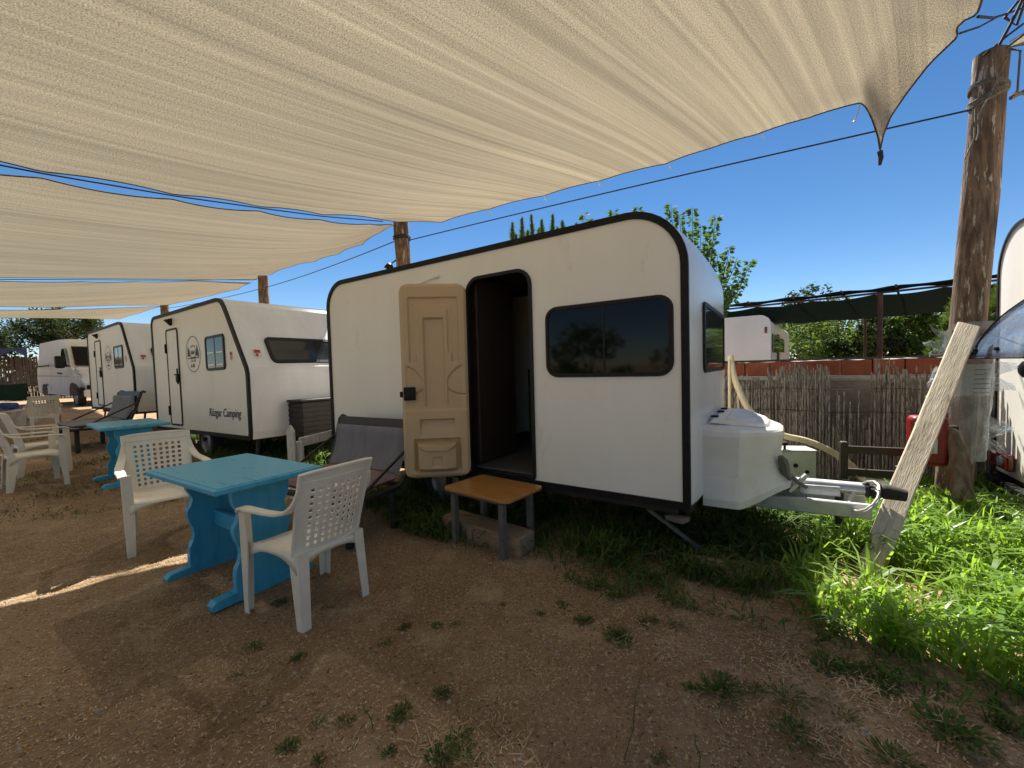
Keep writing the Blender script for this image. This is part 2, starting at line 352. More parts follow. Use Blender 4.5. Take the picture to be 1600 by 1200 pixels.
def wall_with_holes(mb, outer, holes, fn, mi=0):
    bm = bmesh.new(); edges = []
    for loop in [outer]+holes:
        vs = [bm.verts.new((a, b, 0)) for a, b in loop]
        edges += [bm.edges.new((vs[i], vs[(i+1) % len(vs)])) for i in range(len(vs))]
    bmesh.ops.triangle_fill(bm, use_beauty=True, use_dissolve=False, edges=edges)
    bm.verts.index_update(); vs = [fn(v.co.x, v.co.y) for v in bm.verts]; fs = [[v.index for v in f.verts] for f in bm.faces]; bm.free()
    mb.add(vs, fs, False, mi)
def strip(mb, pa, pb, mi=0, smooth=False, closed=True):   # faces between two equal loops of points
    k = len(pa); mb.add(list(pa)+list(pb), [(i, (i+1) % k, k+(i+1) % k, k+i) for i in range(k if closed else k-1)], smooth, mi)
def text_mesh(name, body, size, material, parent, M, shear=0., sx=1., ext=.001):
    cu = bpy.data.curves.new(name+'_curve', 'FONT'); cu.body = body; cu.size = size; cu.shear = shear; cu.extrude = ext; cu.align_x = 'LEFT'
    t = bpy.data.objects.new(name+'_tmp', cu); COL.objects.link(t)
    dg = bpy.context.evaluated_depsgraph_get(); dg.update()
    me = bpy.data.meshes.new_from_object(t.evaluated_get(dg)); me.name = name
    bpy.data.objects.remove(t); bpy.data.curves.remove(cu)
    me.transform(M @ Matrix.Diagonal((sx, 1, 1, 1)))
    me.materials.clear(); me.materials.append(material)
    o = bpy.data.objects.new(name, me); COL.objects.link(o); o.parent = parent; return o
# ------------------------------------------------------------------ ground
def axis(lo, hi, step, far, g=1.35):
    a = []; x = lo
    while x <= hi+1e-6: a.append(x); x += step
    s = step; x = a[-1]
    while x < far: s *= g; x += s; a.append(x)
    s = step; x = a[0]; pre = []
    while x > -far: s *= g; x -= s; pre.append(x)
    return list(reversed(pre))+a
xs = axis(-9, 5.5, .05, 900); ys = axis(.6, 7.5, .05, 900)
gm = MB(); nx = len(xs)
for y in ys:
    for x in xs:
        z = terrain(x, y)
        if -10 < x < 7 and 0 < y < 9: z += .018*(mnoise.noise((x*1.3, y*1.3, 0)))+.010*mnoise.noise((x*5, y*5, 3))+.005*mnoise.noise((x*17, y*17, 5))
        gm.v.append((x, y, z))
for j in range(len(ys)-1):
    for i in range(nx-1):
        q = j*nx+i; gm.f.append((q, q+1, q+nx+1, q+nx)); gm.sm.append(True); gm.mi.append(0)
tag(gm.build('ground', dirt_m, fix=False), 'bare brown dirt ground with gravel and straw bits', kind='structure')

# ------------------------------------------------------------------ the main camper: local x along its side (towards the tow bar), y into it, z up
YAW = R(-33.6)
TEXTM = Matrix(((1, 0, 0, 0), (0, 0, -1, 0), (0, 1, 0, 0), (0, 0, 0, 1)))
def txt_at(x, y, z): return Matrix.Translation((x, y, z)) @ TEXTM
def wheel(parent, c, rr=.29, w=.18, axis='y'):
    t = MB(); prof = [(rr*.66, -w*.46), (rr*.8, -w*.5), (rr*.95, -w*.46), (rr, -w*.3), (rr, w*.3), (rr*.95, w*.46), (rr*.8, w*.5), (rr*.66, w*.46)]
    M = Matrix.Translation(c) @ Matrix.Rotation(PI/2, 4, 'X')
    t.lathe(prof, 32, M); wh = t.build('wheel', rubber, parent)
    r = MB(); r.lathe([(rr*.67, w*.46), (rr*.64, w*.40), (rr*.58, w*.30), (rr*.42, w*.34), (rr*.30, w*.42), (rr*.16, w*.42), (rr*.15, w*.5), (.001, w*.52)], 32, M)
    r.build('rim', rim_m, wh); return wh
def camper_shell(parent, prof, W, holes, bulge, front_edge, z0, trim_w=.042, mats=None, name='body'):
    """prof = list of (x,z) anticlockwise seen from the near side (x right, z up)"""
    b = MB(); k = len(prof)
    wall_with_holes(b, prof, holes, lambda a, c: (a, 0, c), 0)
    b.add([(a, W, c) for a, c in prof], [tuple(range(k))], False, 0)
    nw = 12
    for i in range(k):
        p, q = prof[i], prof[(i+1) % k]
        fr = front_edge(p, q)
        vs = []
        for j in range(nw+1):
            t = j/nw; s = bulge*math.sin(PI*t) ** .45 if True else 0
            for (a, c) in (p, q):
                vs.append((a + s*front_w(a, prof), W*t, c))
        b.add(vs, [(2*j, 2*j+1, 2*j+3, 2*j+2) for j in range(nw)], True, 1 if fr else 0)
    return b.build(name, mats or [white_panel, white_front], parent, fix=True)
def front_w(a, prof):
    return sstep(-.5, -.02, a)
def trim_loop(parent, prof, W, w=.042):
    t = MB(); ins = offset_poly(prof, w); out = offset_poly(prof, -.006)
    for y0, sgn in ((0, -1), (W, 1)):
        f = y0+sgn*.012; bk = y0-sgn*.022
        strip(t, [(a, f, c) for a, c in out], [(a, f, c) for a, c in ins])
        strip(t, [(a, f, c) for a, c in ins], [(a, y0-sgn*.002, c) for a, c in ins])
        strip(t, [(a, bk, c) for a, c in out], [(a, f, c) for a, c in out])
    return t.build('edge_trim', black_trim, parent)
def flat_window(parent, poly_out, y, frame_w, glass, name='window', fn=None, split=None, depth=.018):
    fn = fn or (lambda a, c, d: (a, y-d, c))
    f = MB(); ins = offset_poly(poly_out, frame_w); k = len(ins)
    strip(f, [fn(a, c, 0) for a, c in poly_out], [fn(a, c, depth) for a, c in offset_poly(poly_out, .006)], smooth=True)
    strip(f, [fn(a, c, depth) for a, c in offset_poly(poly_out, .006)], [fn(a, c, depth) for a, c in ins])
    strip(f, [fn(a, c, depth) for a, c in ins], [fn(a, c, depth-.008) for a, c in ins])
    if split is not None:
        z0 = min(c for a, c in ins); z1 = max(c for a, c in ins)
        f.prism([(split-.007, z0), (split+.007, z0), (split+.007, z1), (split-.007, z1)], lambda a, c, d: fn(a, c, d), depth-.0068, depth-.004)
    w = f.build(name, black_plastic, parent)
    p = MB(); p.add([fn(a, c, depth-.007) for a, c in ins], [tuple(range(k))]); p.build('pane', glass, w)
    return w

cz = G(1078, 796, .43)
camper = empty('camper', (cz.x, cz.y, 0), YAW, 'cream white camper with its beige door open and two dark windows', 'camper', 'campers parked in a row')
PROF = rrect(-3.985, 0, .43, 2.45, [.03, .40, .30, .05], 10)
W1 = 1.84
DOOR = rrect(-1.845, -1.185, .455, 2.20, [.06, .13, .13, .06], 6)
camper_shell(camper, PROF, W1, [DOOR], .045, lambda p, q: min(p[0], q[0]) > -.42 and not (p[1] < .44 and q[1] < .44), .43)
trim_loop(camper, PROF, W1)
# doorway frame and the dim room behind it
df = MB(); do = offset_poly(DOOR, -.012); di = offset_poly(DOOR, .016)
strip(df, [(a, -.016, c) for a, c in do], [(a, -.016, c) for a, c in di]); strip(df, [(a, .001, c) for a, c in do], [(a, -.016, c) for a, c in do]); strip(df, [(a, -.016, c) for a, c in di], [(a, .05, c) for a, c in di])
df.build('door_frame', black_plastic, camper)
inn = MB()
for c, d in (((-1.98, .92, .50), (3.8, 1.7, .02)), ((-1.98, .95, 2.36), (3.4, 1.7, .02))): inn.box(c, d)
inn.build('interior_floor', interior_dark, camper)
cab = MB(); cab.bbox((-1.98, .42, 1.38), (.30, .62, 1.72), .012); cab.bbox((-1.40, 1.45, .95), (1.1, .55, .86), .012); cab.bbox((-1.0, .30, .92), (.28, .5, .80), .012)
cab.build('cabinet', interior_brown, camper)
# the door leaf, a moulded plastic skin on its inner side
LW = .575
def bxm(x, z, x0, x1, z0, z1, e=.007):
    return min(sstep(x0-e, x0+e, x), 1-sstep(x1-e, x1+e, x))*min(sstep(z0-e, z0+e, z), 1-sstep(z1-e, z1+e, z))
def leaf_h(x0_, z):
    x = x0_*.64/LW
    h = 0.0
    h -= .011*max(0, bxm(x, z, .085, .555, 1.47, 2.03)-bxm(x, z, .15, .49, 1.3, 1.965)) if z > 1.3 else 0
    h -= .008*max(0, bxm(x, z, .15, .49, 1.02, 1.965)-bxm(x, z, .185, .455, 1.02, 1.93)) if z > 1.55 else 0
    h -= .016*bxm(x, z, .225, .415, 1.075, 1.85, .009)
    for cx, sg in ((.06, 1), (.58, -1)):      # the two lens-shaped flutes beside the recess
        xx = (x-cx)*sg
        d1 = math.hypot(xx+.10, z-1.18)-.27; d2 = math.hypot(xx-.155, z-1.40)-.16
        if 1.06 < z < 1.47 and -.04 < xx < .14:
            h += -.009*math.exp(-(d1/.006)**2) if xx > 0 else 0
            if d1 < 0 and z > 1.1: h -= .006*sstep(0, .012, -d1)*sstep(-.02, 0, xx)
            h += -.008*math.exp(-((math.hypot(xx+.01, z-1.42)-.24)/.006)**2)
    h += .007*(1-sstep(1.045, 1.06, z))
    h -= .020*bxm(x, z, .15, .47, .83, .965)*sstep(.83, .965, z) + .004*bxm(x, z, .14, .48, .82, .97)
    h -= .022*bxm(x, z, .095, .535, .515, .795, .010)
    bn = bxm(x, z, .125, .505, .53, .765, .014)
    h += bn*(.055+.012*sstep(.55, .70, z)*0) * (1-.35*max(0, abs(x-.315)-.09)/.1)
    fl = 1 if (.70-.0 < z < .765 and .13 < x < .50 and (z-.70) > max(0, abs(x-.315)-.11)*.62-.0) else 0
    h += .012*fl
    h -= .005*bxm(x, z, .27, .36, .565, .645, .004)
    # rounded outer edge
    e = min(x0_, LW-x0_, z-.46, 2.15-z); h *= 1.7
    h -= .016*(1-sstep(0, .022, e))
    return h
lf = MB(); NX, NZ = 84, 220
ol = rrect(0, LW, .46, 2.15, .085, 6)
def inside_r(x, z, r=.085):
    dx = max(r-x, x-(LW-r), 0); dz = max(.46+r-z, z-(2.15-r), 0)
    if dx > 0 and dz > 0:
        l = math.hypot(dx, dz)
        if l > r: return (x + (dx-dx*r/l)*(1 if x < LW/2 else -1), z + (dz-dz*r/l)*(1 if z < 1.3 else -1))
    return (x, z)
def LP(u, v):
    x, z = inside_r(u*LW, .46+v*1.69); return (x, .070+leaf_h(x, z), z)
lf.grid(LP, NX, NZ)
leaf = MB()
lob = lf.build('door', [beige_abs], camper, fix=False)
lob['label'] = 'open door with a beige moulded inner skin and waste bin'
me = lob.data
bmx = bmesh.new(); bmx.from_mesh(me); bmesh.ops.recalc_face_normals(bmx, faces=bmx.faces)
if bmx.faces[NX*NZ//2].normal.y < 0: bmesh.ops.reverse_faces(bmx, faces=bmx.faces)
bmx.to_mesh(me); bmx.free()
lob.location = (-1.835, -.035, 0); lob.rotation_euler = (0, 0, math.atan2(-.62, -.785))
sk = MB(); olo = offset_poly(ol, -.006)
sk.prism(olo, lambda a, c, d: (a, d, c), .006, .013); sk.build('door_gasket', black_trim, lob)
sk = MB(); sk.prism(offset_poly(ol, .004), lambda a, c, d: (a, d, c), -.014, .006); sk.build('door_outer_skin', white_panel, lob)
lt = MB(); lt.bbox((LW-.068, .082, 1.20), (.10, .04, .115), .008); lt.bbox((LW+.006, .05, 1.195), (.03, .02, .05), .005)
for dx in (-.03, .03):
    for dz in (-.04, .04): lt.lathe([(.006, 0), (.006, .004), (.001, .006)], 8, Matrix.Translation((LW-.068+dx, .102, 1.20+dz)) @ Matrix.Rotation(-PI/2, 4, 'X'))
lt.build('latch', black_plastic, lob)
hk = MB(); hk.tube([(-2.66, -.018, 2.205), (-2.2, -.02, 2.275)], .007, 6); hk.bbox((-2.2, -.02, 2.275), (.05, .03, .025), .005); hk.build('door_holder', white_front, camper)
flat_window(camper, rrect(-1.055, -.088, 1.315, 1.868, .10, 6), 0, .030, dark_glass, split=-.57)
def fwn(a, c, d):     # on the bulged front face
    t = a/W1; return (.045*math.sin(PI*t)**.45+.003+d, a, c)
w = flat_window(camper, rrect(.34, 1.52, 1.325, 1.845, .07, 6), 0, .035, grey_glass, name='window', fn=fwn, depth=.014)
w['label'] = 'window in the camper front beside the roof edge'
# gas locker: stacked outlines swept upwards
def outl(off, tip, zfun):
    pts = [(.03, .33+off), (.262-off*.4, .345+off), (.455+tip*.4, .64+off*.4), (.515+tip, .78), (.515+tip, 1.08), (.455+tip*.4, 1.22-off*.4), (.262-off*.4, 1.515-off), (.03, 1.53-off)]
    # round it a little
    o2 = []
    for i in range(len(pts)-1):
        p, q = pts[i], pts[i+1]
        for t in (0, .06, .5, .94): o2.append((p[0]+(q[0]-p[0])*t, p[1]+(q[1]-p[1])*t))
    o2.append(pts[-1])
    for _ in range(1): o2 = [o2[0]]+[((o2[i-1][0]+2*o2[i][0]+o2[i+1][0])/4, (o2[i-1][1]+2*o2[i][1]+o2[i+1][1])/4) for i in range(1, len(o2)-1)]+[o2[-1]]
    return [(x, y, zfun(x)) for x, y in o2]
gb = MB()
rings = [outl(.05, -.03, lambda x: .37+.10*sstep(.25, .56, x)), outl(.0, .05, lambda x: .365+.09*sstep(.25, .58, x)), outl(-.006, .055, lambda x: .42+.08*sstep(.25, .58, x)), outl(.004, .02, lambda x: .49+.05*sstep(.25, .55, x)),
         outl(.012, -.005, lambda x: .58+.02*sstep(.2, .5, x)), outl(.012, -.012, lambda x: .70), outl(.006, -.002, lambda x: .80), outl(-.004, .008, lambda x: .872-.02*sstep(.2, .5, x)), outl(.004, 0, lambda x: .905-.03*sstep(.2, .5, x)), outl(.022, -.02, lambda x: .926-.035*sstep(.2, .5, x)), outl(.07, -.06, lambda x: .938-.04*sstep(.2, .5, x))]
n = len(rings[0])
for i in range(len(rings)-1): gb.add(rings[i]+rings[i+1], [(j, j+1, n+j+1, n+j) for j in range(n-1)], True)
gb.add(rings[-1]+[(.035, .95, .955)], [(j, j+1, n) for j in range(n-1)]+[(n-1, 0, n)], True)
gb.add(rings[0], [tuple(range(n))], False)
gbo = gb.build('gas_locker', white_gel, camper)
ld = MB(); lid = [(.07, .48), (.24, .50), (.40, .70), (.42, .80), (.42, 1.06), (.40, 1.16), (.24, 1.36), (.07, 1.38)]
zt = lambda a: .952-.05*sstep(.1, .5, a)
def lidp(off, dz): return [(a, b, zt(a)+dz) for a, b in offset_poly(lid, off)]
strip(ld, lidp(-.012, 0), lidp(0, .018), smooth=True); strip(ld, lidp(0, .018), lidp(.015, .028), smooth=True); ld.add(lidp(.015, .028), [tuple(range(8))])
li2 = [(.15, .56), (.25, .57), (.35, .75), (.35, 1.1), (.25, 1.29), (.15, 1.30)]
def l2p(off, dz): return [(a, b, zt(a)+dz) for a, b in offset_poly(li2, off)]
strip(ld, l2p(0, .027), l2p(.02, .042), smooth=True); ld.add(l2p(.02, .042), [tuple(range(6))])
lido = ld.build('locker_lid', white_gel, gbo)
hg = MB()
for y in (.62, .98, 1.22): hg = MB(); hg.bbox((.075, y, .985), (.05, .05, .015), .004); hg.build('lid_hinge', black_plastic, lido)
hp = MB(); hp.tube([(.50, .66, .70), (.515, .70, .66), (.53, .73, .58), (.56, .75, .52)], [.018, .034, .034, .016], 8); hp.tube([(.555, .75, .56), (.60, .78, .50), (.66, .80, .46)], .014, 6); hp.build('grip_lever', grey_leg, gbo)
# drawbar, coupling, chassis, wheels
for y in (.74, 1.06): tb = MB(); tb.bar((.10, y, .335), (1.02, y+.03*(1 if y < .9 else -1), .35), .05, .10); tb.build('drawbar', galv, camper)
tu = MB(); tu.tube([(.45, .92, .455), (1.00, .92, .465)], .045, 14); tu.bar((.62, .87, .43), (.86, .87, .44), .02, .07); tu.bar((.55, .78, .42), (.66, .82, .55), .03, .03); tu.build('overrun_tube', galv, camper)
be = MB(); be.tube([(1.0, .92, .465), (1.02, .92, .465), (1.03, .92, .465), (1.05, .92, .465), (1.06, .92, .465), (1.08, .92, .465), (1.09, .92, .465), (1.11, .92, .465), (1.22, .92, .45)], [.05, .06, .045, .062, .045, .06, .045, .055, .04], 12); be.build('coupling_boot', rubber, camper)
cb = MB(); cb.tube([(.98+.0*i+.08*math.sin(i*.5), .80+.11*math.cos(i*.5), .40+.085*math.sin(i*.5+.6)+.002*i) for i in range(30)], .008, 6); cb.build('plug_cable', cable_tie, camper)
jk = MB(); jk.tube([(.86, .92, .02), (.86, .92, .44)], .028, 10); jk.bbox((.86, .92, .03), (.16, .16, .03), .006); jk.build('jockey_stand', steel_dark, camper)
ch = MB(); ch.bar((-3.9, .16, .385), (-.03, .16, .385), .05, .08); ch.bar((-3.9, W1-.16, .385), (-.03, W1-.16, .385), .05, .08)
ch.bar((-2.25, .1, .30), (-2.25, W1-.1, .30), .07, .07); ch.bar((-.02, .05, .41), (-.02, W1-.05, .41), .04, .05); ch.bar((-3.9, .03, .405), (-1.2, .03, .405), .02, .05); ch.bar((-1.15, .03, .405), (-.08, .03, .405), .02, .05)
ch.build('chassis', steel_dark, camper)
wheel(camper, (-2.30, .20, .28), .28); wheel(camper, (-2.30, W1-.2, .28), .28)
sl = MB(); sl.bar((-.32, .16, .33), (.04, .34, .015), .06, .022); sl.bar((-.02, -.02, .355), (-.14, .03, .35), .09, .03); sl.build('steady_leg', grey_leg, camper)['label'] = 'sloping steel steady leg under the camper corner'

# ------------------------------------------------------------------ the two smaller campers with the sloping front
def knee_prof():
    pts = [(-3.62, .0), (0.0, .0), (.02, .10), (.03, .82), (.026, .90), (.005, .98), (-.52, 1.80), (-.60, 1.91), (-.66, 1.97), (-.74, 2.0), (-.82, 2.012)]
    top = rrect(-3.62, 0, 0, 2.03, [.01, .01, .17, .04], 6)
    arc = [p for p in top if p[0] < -3.3]
    return [(-3.58, 0)]+pts[1:]+[p for p in arc if p[1] > 1.0]+[(-3.62, .04)]
def small_camper():
    root = empty('camper', (0, 0, 0), 0, 'x', 'camper', 'campers parked in a row')
    P = knee_prof(); Wd = 1.95
    b = MB(); k = len(P)
    b.add([(a, 0, c) for a, c in P], [tuple(range(k))], False, 0); b.add([(a, Wd, c) for a, c in P], [tuple(range(k))], False, 0)
    for i in range(k):
        p, q = P[i], P[(i+1) % k]; fr = min(p[0], q[0]) > -.9 and max(p[1], q[1]) > .05
        sm = True; nw = 10; vs = []
        for j in range(nw+1):
            t = j/nw; s = .035*math.sin(PI*t)**.5
            for (a, c) in (p, q): vs.append((a+s*sstep(-.9, -.3, a), Wd*t, c))
        b.add(vs, [(2*j, 2*j+1, 2*j+3, 2*j+2) for j in range(nw)], sm, 1 if fr else 0)
    b.build('body', [white_panel, white_front], root); trim_loop(root, P, Wd, .05)
    d0 = rrect(-2.90, -2.365, .095, 1.745, [.05, .07, .07, .05], 5); dm = MB()
    strip(dm, [(a, -.004, c) for a, c in d0], [(a, -.014, c) for a, c in d0]); strip(dm, [(a, -.014, c) for a, c in d0], [(a, -.014, c) for a, c in offset_poly(d0, .030)]); strip(dm, [(a, -.014, c) for a, c in offset_poly(d0, .03)], [(a, -.006, c) for a, c in offset_poly(d0, .03)])
    dr = MB(); di = offset_poly(d0, .029); dr.add([(a, -.007, c) for a, c in di], [tuple(range(len(di)))]); dd = dr.build('door', white_panel, root)
    dm.build('door_gasket', black_trim, dd)
    h = MB(); h.bbox((-2.415, -.03, .90), (.07, .03, .14), .008); h.bbox((-2.47, -.04, .96), (.06, .02, .02), .004); h.tube([(-2.40, -.03, .80), (-2.40, -.03, 1.06)], .012, 6); h.build('handle', black_plastic, dd)
    for z in (.35, 1.42): h = MB(); h.bbox((-2.90, -.02, z), (.03, .03, .16), .006); h.build('hinge', black_plastic, dd)
    la = MB(); la.add([(-2.70, 0, 1.80), (-2.58, 0, 1.80), (-2.58, 0, 1.92), (-2.70, 0, 1.92), (-2.69, -.09, 1.89), (-2.59, -.09, 1.89), (-2.62, -.02, 1.80), (-2.66, -.02, 1.80)], [(0, 1, 2, 3), (3, 2, 5, 4), (4, 5, 6, 7), (0, 3, 4, 7), (1, 6, 5, 2), (0, 7, 6, 1)]); la.build('lamp', black_plastic, root)
    ww = flat_window(root, rrect(-1.275, -.615, .975, 1.495, .07, 5), 0, .04, grey_glass, split=-.94)
    # light blind bars seen in the pane
    for z in (1.24, 1.06):
        bl = MB(); bl.box((-1.09, -.0135, z), (.22, .002, .018)); bl.build('blind_bar', white_front, ww)
        bl = MB(); bl.box((-.78, -.0135, z-.005), (.20, .002, .018)); bl.build('blind_bar', white_front, ww)
    lg = MB(); cxx, czz, rr = -1.775, 1.262, .285; N = 48
    ring = lambda r_: [(cxx+r_*math.cos(2*PI*i/N), -.004, czz+r_*math.sin(2*PI*i/N)) for i in range(N)]
    strip(lg, ring(rr), ring(rr-.011))
    lp = lambda poly, y=-.004: lg.add([(cxx+a, y, czz+c) for a, c in poly], [tuple(range(len(poly)))])
    for (tx, th, tw, b0) in ((-.19, .17, .05, -.03), (-.15, .13, .045, -.03), (.17, .18, .05, -.03), (.13, .12, .04, -.03), (.205, .11, .035, -.05)):
        for q in range(3): lp([(tx-tw*(1-q*.25), b0+th*q*.28), (tx+tw*(1-q*.25), b0+th*q*.28), (tx, b0+th*(q*.28+.44))], -.004-.0004*q)
    vanp = rrect(-.10, .10, -.055, .055, [.02, .045, .045, .02], 4)
    strip(lg, [(cxx+a, -.0045, czz+c) for a, c in vanp], [(cxx+a, -.0045, czz+c) for a, c in offset_poly(vanp, .012)])
    lp(rrect(-.06, .05, .0, .035, .008, 2)); lp([(-.22, -.07), (.22, -.07), (.22, -.056), (-.22, -.056)])
    for wx in (-.05, .06): lp([(wx+.022*math.cos(i*PI/6), -.06+.022*math.sin(i*PI/6)) for i in range(12)], -.0052)
    for i in range(7):
        a = R(50+80*i/6); lp([(.13*math.cos(a)-.004, .09*math.sin(a)+.03), (.13*math.cos(a)+.010, .09*math.sin(a)+.03), (.13*math.cos(a)+.010, .09*math.sin(a)+.055), (.13*math.cos(a)-.004, .09*math.sin(a)+.055)])
    for i, x in enumerate((-.10, -.04, .02, .07)): lp([(x, -.12), (x+.03, -.12), (x+.022, -.09), (x+.004, -.09)])
    lg.build('round_logo', ink, root)
    text_mesh('logo_lettering', 'la life', .085, ink, root, txt_at(-1.88, -.004, 1.055), .1, .9)
    text_mesh('side_lettering', 'R\u00fczgar Camping', .172, ink, root, txt_at(-1.30, -.004, .295), .22, .93, .0015)
    st = MB(); st.add([(-.47, -.004, 1.10), (-.40, -.004, 1.10), (-.40, -.004, 1.22), (-.47, -.004, 1.22)], [(0, 1, 2, 3)]); s1 = st.build('side_sticker', sign_paper, root)
    st = MB(); st.add([(-.465, -.0055, 1.17), (-.405, -.0055, 1.17), (-.405, -.0055, 1.215), (-.465, -.0055, 1.215)], [(0, 1, 2, 3)]); st.add([(-.46, -.0055, 1.115), (-.43, -.0055, 1.11), (-.41, -.0055, 1.15), (-.44, -.0055, 1.16)], [(0, 1, 2, 3)]); st.build('sticker_print', red_vinyl, s1)
    sa = Vector((.005, 0, .98)); sb = Vector((-.52, 0, 1.80)); sd = (sb-sa).normalized(); sn = Vector((sd.z, 0, -sd.x))
    def fs(a, c, d):
        p = sa+sd*(c-.98)*1.19+sn*(d+.004); s = .035*math.sin(PI*a/Wd)**.5; return (p.x+s*.9, a, p.z)
    flat_window(root, rrect(.34, 1.60, 1.03, 1.42, .08, 5), 0, .045, grey_glass, fn=fs).__setitem__('label', 'wide window in the sloping front')
    st = MB(); st.add([fs(a, c, .003) for a, c in ((.15, 1.12), (.24, 1.12), (.24, 1.23), (.15, 1.23))], [(0, 1, 2, 3)]); s2 = st.build('front_sticker', sign_paper, root)
    st = MB(); st.add([fs(a, c, .005) for a, c in ((.155, 1.18), (.235, 1.18), (.235, 1.225), (.155, 1.225))], [(0, 1, 2, 3)]); st.add([fs(a, c, .005) for a, c in ((.16, 1.135), (.19, 1.13), (.2, 1.17), (.17, 1.175))], [(0, 1, 2, 3)]); st.build('sticker_print', red_vinyl, s2)
    bx = MB(); bx.bbox((.235, 1.0, .215), (.36, 1.0, .50), .01)
    for i in range(7):
        z = .0+.07*i; bx.bbox((.235, 1.0, z), (.376, 1.016, .052), .008)
    bxo = bx.build('storage_box', slat_black, root)
    lidm = MB(); lidm.bbox((.235, 1.0, .487), (.40, 1.05, .03), .008); lidm.build('box_lid', slat_black, bxo)
    c2 = MB(); c2.bar((-3.5, .2, -.06), (.8, .85, -.06), .06, .09); c2.bar((-3.5, Wd-.2, -.06), (.8, Wd-.85, -.06), .06, .09); c2.bar((-1.9, .1, -.12), (-1.9, Wd-.1, -.12), .07, .07); c2.build('chassis', steel_dark, root)
    wheel(root, (-1.9, .22, -.16), .28); wheel(root, (-1.9, Wd-.22, -.16), .28)
    for x, y in ((-.25, .2), (-.25, Wd-.2), (-3.4, .2), (-3.4, Wd-.2)): l2 = MB(); l2.bar((x, y, -.03), (x, y-.04, -.43), .05, .03, (0, 1, 0)); l2.build('steady_leg', steel_dark, root)
    return root
sc2 = small_camper()
sc2.location = (-3.544, 5.5, .525); sc2.rotation_euler = (0, R(-1.0), R(-34))
sc2['label'] = 'white sloping-front camper with full black lettering, second in the row behind the near blue table'
sc3 = copy_tree(sc2); sc3.location = (-7.60, 8.25, .715); sc3.rotation_euler = (0, R(-.8), R(-35)); sc3.scale = (1.06, 1, .945)
sc3['label'] = 'smallest white sloping-front camper, next to the van and partly behind the dark lounge'

# ------------------------------------------------------------------ camper at the right edge of the picture
nx_, ny_ = .552, .833
rc = empty('camper', (4.71, 3.97, 0), math.atan2(-ny_, -nx_), 'white camper at the right edge with red tail lamp and raised window flap', 'camper', 'campers parked in a row')
# local x = along its rear face towards the viewer, y = rear face outwards is -y
RP = rrect(0, 1.9, .27, 2.56, [.04, .42, .42, .04], 9)
b = MB(); k = len(RP)
b.prism(RP, lambda a, c, d: (a, d, c), .0, 4.2, smooth=False); b.build('body', white_panel, rc)
# lettering free; trim, lamp, skirt
t = MB(); strip(t, [(a, -.012, c) for a, c in offset_poly(RP, -.006)], [(a, -.012, c) for a, c in offset_poly(RP, .022)]); strip(t, [(a, .02, c) for a, c in offset_poly(RP, -.006)], [(a, -.012, c) for a, c in offset_poly(RP, -.006)]); t.build('edge_trim', black_trim, rc)
t = MB(); t.bbox((.24, -.03, .42), (.38, .05, .15), .012); tl = t.build('tail_lamp', red_lens, rc)
t = MB(); t.lathe([(.05, 0), (.045, .02), (.001, .03)], 16, Matrix.Translation((.30, -.053, .42)) @ Matrix.Rotation(PI/2, 4, 'X')); t.build('lamp_reflector', lamp_glass, tl)
t = MB(); t.bar((.02, -.03, .21), (1.88, -.03, .21), .09, .07); t.bar((.02, .04, .12), (1.88, .04, .12), .05, .10); t.build('bumper', steel_dark, rc)
t = MB(); t.tube([(.06, -.05, .33), (.10, -.07, .1), (.25, -.1, .03), (.6, -.2, .02)], .010, 6); t.build('cable', rope_black, rc)
t = MB(); t.lathe([(.075, 0), (.07, .03), (.04, .05), (.001, .05)], 20, Matrix.Translation((.62, -.005, 1.27)) @ Matrix.Rotation(PI/2, 4, 'X')); t.build('vent_cap', black_plastic, rc)
wf = flat_window(rc, rrect(.68, 1.62, 1.32, 1.86, .06, 5), 0, .04, dark_glass)
fl = MB()
A0, A1 = Vector((.66, -.02, 1.88)), Vector((1.64, -.02, 1.88)); B0, B1 = Vector((.66, -.36, 1.375)), Vector((1.64, -.36, 1.375))
def FP(u, v):
    p = (A0*(1-u)+A1*u)*(1-v)+(B0*(1-u)+B1*u)*v; p = Vector(p); p += Vector((0, -.04, .03))*math.sin(PI*v); return p
fl.grid(FP, 6, 8); flo = fl.build('window_flap', flap_glass, rc); so = flo.modifiers.new('thick', 'SOLIDIFY'); so.thickness = .006
fl = MB(); fl.tube([FP(0, i/8) for i in range(9)], .006, 6); fl.tube([FP(i/6, 1) for i in range(7)], .007, 6); fl.tube([FP(0, .93)+Vector((.0, 0, 0)), FP(.1, .93)], .012, 6)
fl.build('flap_seal', black_trim, flo)
fl = MB()
for u in (.07, .5): fl.bbox(FP(u, .88)+Vector((0, -.012, 0)), (.05, .02, .03), .006)
fl.tube([FP(.03, .62), Vector((.70, -.03, 1.45))], .006, 6); fl.build('flap_catch', black_plastic, flo)
wheel(rc, (.22, 2.0, .29), .29)

# ------------------------------------------------------------------ distant white caravan beyond the wall
fc = D(1203, 575, 9.0); far = empty('caravan', (fc.x, fc.y, 0), R(-33), 'white caravan beyond the brick wall under the green canopy', 'caravan')
t = MB(); FPf = rrect(0, 5.2, .4, 2.62, [.06, .16, .16, .06], 5)
